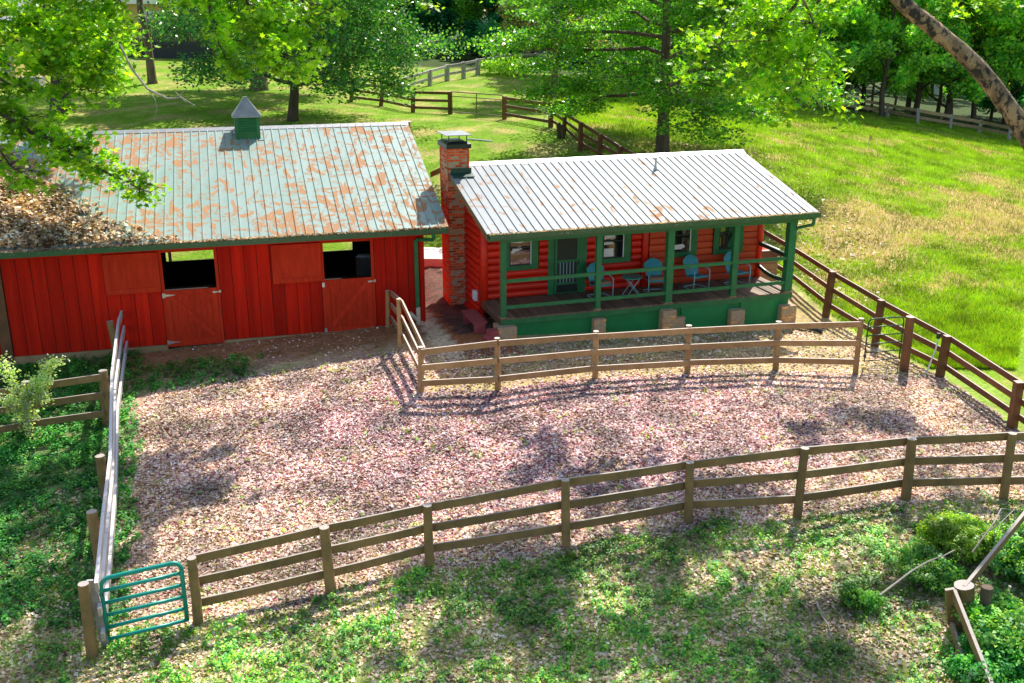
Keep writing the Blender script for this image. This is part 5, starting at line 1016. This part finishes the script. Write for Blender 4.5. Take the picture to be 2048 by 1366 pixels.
stuff(tag(scatter('leaf_litter', lift(x2, y2, .012), .055 * RS.uniform(.6, 1.4, len(x2)), T_LITTER, 'litter_tan', 2, .4), 'tan dead leaves between the weeds in the foreground', 'leaf litter'))
# weeds and ivy
n = 62000; x = RS.uniform(-9.5, 10.8, n); y = RS.uniform(9.0, 17.5, n); fo, le, ri, ba, pad, ya, _, _ = zones(x, y); nz = fbm(x, y, 1.3, 70) + .5 * fbm(x, y, 5, 71); gapf = y - interp_line(FORP, x)
x2, y2 = pick(x, y, np.where(fo, np.clip(.24 + .95 * nz, .02, .95), 0))
h = RS.uniform(.045, .14, len(x2)); stuff(tag(scatter('ground_cover', lift(x2, y2, 0), h, T_PLANT, 'leaf_cover', 3, .25), 'low green weeds with small glossy leaves below the foreground fence', 'weeds'))
n = 56000; x = RS.uniform(-16, -3.5, n); y = RS.uniform(12, 26.5, n); fo, le, ri, ba, pad, ya, (ub, vb), _ = zones(x, y); nz = fbm(x, y, 1.3, 72); sl = side(LEFP, x, y)
x2, y2 = pick(x, y, np.where(le, np.clip(.45 + .8 * nz - .35 * np.clip((17 - y) / 4, 0, 1), .06, 1), np.where(pad & (sl < .55 + .3 * nz), .45, np.where(pad & (ub < 0) & (vb > -2.2) & (vb < -.6) & (sl < 3.2 + nz), .35, 0))))
stuff(tag(scatter('ivy', lift(x2, y2, 0), RS.uniform(.07, .17, len(x2)), T_PLANT, 'leaf_ivy', 4, .25), 'green ivy and weeds left of the bleached double fence', 'ivy'))
n = 5200; x = RS.uniform(-8, 13, n); y = RS.uniform(13.5, 24.5, n); fo, le, ri, ba, pad, ya, _, _ = zones(x, y); nz = fbm(x, y, 1.0, 74) + .6 * fbm(x, y, 3, 75)
x2, y2 = pick(x, y, np.where(pad & (nz > .35), .7, np.where(pad, .02, 0))); stuff(tag(scatter('sprout', lift(x2, y2, 0), RS.uniform(.05, .11, len(x2)), T_PLANT, 'grass_weed', 5, .3), 'small green sprouts scattered through the paddock leaves', 'sprouts'))
# grasses
n = 90000; x = RS.uniform(-8, 13, n); y = RS.uniform(13.5, 24.5, n); fo, le, ri, ba, pad, ya, _, _ = zones(x, y); nz = fbm(x, y, 1.5, 76) + .5 * fbm(x, y, 4, 77)
TUFT = pick(x, y, np.where(pad & (nz > .30), np.clip(nz * .9, 0, 1) * .8, 0))
def blades(name, label, x, y, h, w, m, seed, lean=.35):
    N = len(x); st = np.stack([w / h, h / h, np.ones(N)], 1); st[:, 0] = w / h
    return stuff(tag(scatter(name, lift(x, y, -.01), h, T_BLADE, m, seed, lean, stretch=st), label, 'grass'))
n = 150000; x = RS.uniform(-9.5, 11, n); y = RS.uniform(9, 18, n); fo, le, ri, ba, pad, ya, _, _ = zones(x, y); nz = fbm(x, y, 1.7, 80)
x2, y2 = pick(x, y, np.where(fo | le, np.clip(.40 + .5 * nz, .03, 1), np.where(pad & (y < interp_line(FORP, x) + .8), .12, .03 * pad))); N = len(x2); blades('weed_grass', 'thin green grass mixed with weeds in the foreground', x2, y2, RS.uniform(.06, .2, N), RS.uniform(.008, .014, N), 'grass_weed', 6, .5)
x2, y2 = TUFT; N = len(x2); blades('dry_grass', 'yellowish grass tufts in patches between the paddock leaves', x2, y2, RS.uniform(.04, .12, N), RS.uniform(.007, .012, N), 'grass_tuft', 16, .6)
n = 420000; D_ = 24 + 56 * RS.uniform(0, 1, n) ** 1.6; xs_ = RS.uniform(-.05, .52, n) * D_; x, y = xs_, D_; fo, le, ri, ba, pad, ya, _, _ = zones(x, y); nz = fbm(x, y, 9, 23, 5) * 1.1 + .5; n4b = fbm(x, y, 4.5, 29, 5) * 1.4 + .42
dry = DRY(x, y, np.clip(nz, 0, 1), np.clip(n4b, 0, 1)); sd_ = side(RIGP, x, y); ok = ri & (sd_ > .25) & ~((y > 82)) & ~((x > 24) & (y > 80.5))
x2, y2 = pick(x, y, np.where(ok, (1 - dry) * .85 + .1, 0)); N = len(x2); g_ = 1 + .012 * np.maximum(0, y2 - 24); blades('meadow_grass', 'bright green meadow grass in the sun right of the cabin', x2, y2, RS.uniform(.09, .24, N) * np.clip(sd_.mean() * 0 + 1, 1, 1), .022 * g_, 'grass_meadow', 7, .35)
x2, y2 = pick(x, y, np.where(ok, dry * .42 + .06, 0)); N = len(x2); g_ = 1 + .012 * np.maximum(0, y2 - 24); blades('dry_grass', 'tan dry grass patches in the meadow', x2, y2, RS.uniform(.06, .18, N), .02 * g_, 'grass_dry', 8, .5)
n = 110000; y = 33 + 50 * RS.uniform(0, 1, n) ** 1.3; x = RS.uniform(-.46, .06, n) * y; fo, le, ri, ba, pad, ya, (ub, vb), _ = zones(x, y); ok = ba & (y < 82)
x2, y2 = pick(x, y, np.where(ok, .55, 0)); N = len(x2); blades('lawn_grass', 'short mown lawn grass behind the barn', x2, y2, RS.uniform(.03, .08, N), .03 + 0 * x2, 'grass_meadow', 9, .6)
n = 9000; x = RS.uniform(2, 13, n); y = RS.uniform(30, 47, n); ri = side(RIGP, x, y) > .2; x2, y2 = pick(x, y, ri * np.exp(-(((x - 5) / 5) ** 2 + ((y - 38) / 8) ** 2))); stuff(tag(scatter('leaf_litter', lift(x2, y2, .02), .13, T_LITTER, 'litter_tan', 12, .4), 'dead leaves scattered under the willow oak behind the cabin', 'leaf litter'))
# leaves heaped on the barn roof
n = 70000; u = RS.uniform(-14.8, -6.6, n); v = RS.uniform(-.02, 5.2, n); lim = -7.3 - .75 * v + .6 * fbm(u, v, 1.2, 90); hh = np.clip((lim - u) / 2.0, 0, 1); hh = np.maximum(hh, np.clip(1 - v / .35, 0, 1) * np.clip((-6.6 - u), 0, 1) * .6)
k = RS.uniform(0, 1, n) < hh * 1.2 * np.clip(.62 + .7 * fbm(u, v, .9, 91), .1, 1); u, v, hh = u[k], v[k], hh[k]; xy = BL(u, v); z = 3.0 + v * .3478 + .03 + RS.uniform(0, .22, len(u)) * hh
stuff(tag(scatter('roof_leaf_pile', np.c_[xy, z], .085 * RS.uniform(.6, 1.4, len(u)), T_LITTER, 'roof_leaf', 13, .55), 'heap of dead leaves lying on the left part of the barn roof', 'leaf pile'))
n = 9000; u = RS.uniform(-10.8, -.1, n); v = RS.uniform(-.13, -.04, n); xy = BL(u, v); z = 2.96 + RS.uniform(-.02, .05, n)
stuff(tag(scatter('gutter_straw', np.c_[xy, z], .06, T_LITTER, 'roof_leaf', 14, .8), 'pine straw filling the barn gutter', 'pine straw'))
n = 6000; u = RS.uniform(-.38, 8.9, n); v = RS.uniform(-.41, -.32, n); xy = np.stack([CO[0] + u * math.cos(CTH) - v * math.sin(CTH), CO[1] + u * math.sin(CTH) + v * math.cos(CTH)], -1)
stuff(tag(scatter('gutter_straw', np.c_[xy, 3.13 + RS.uniform(-.02, .05, n)], .055, T_LITTER, 'roof_leaf', 15, .8), 'rusty pine straw filling the cabin gutter', 'pine straw'))
ms = thing('metal_sheet', 'loose bluish metal sheet on the barn roof half buried in leaves', 'metal sheet', (*BL(-11.3, 2.6), 3.0 + 2.6 * .3478 + .1), BTH)
part('sheet', MB().prism([(-.5, -1.1), (.25, -.9), (.55, 1.2), (.15, 1.3)], .0, .02, 'z'), 'roof_cabin', ms); ms.rotation_euler = (.345, .25, BTH)
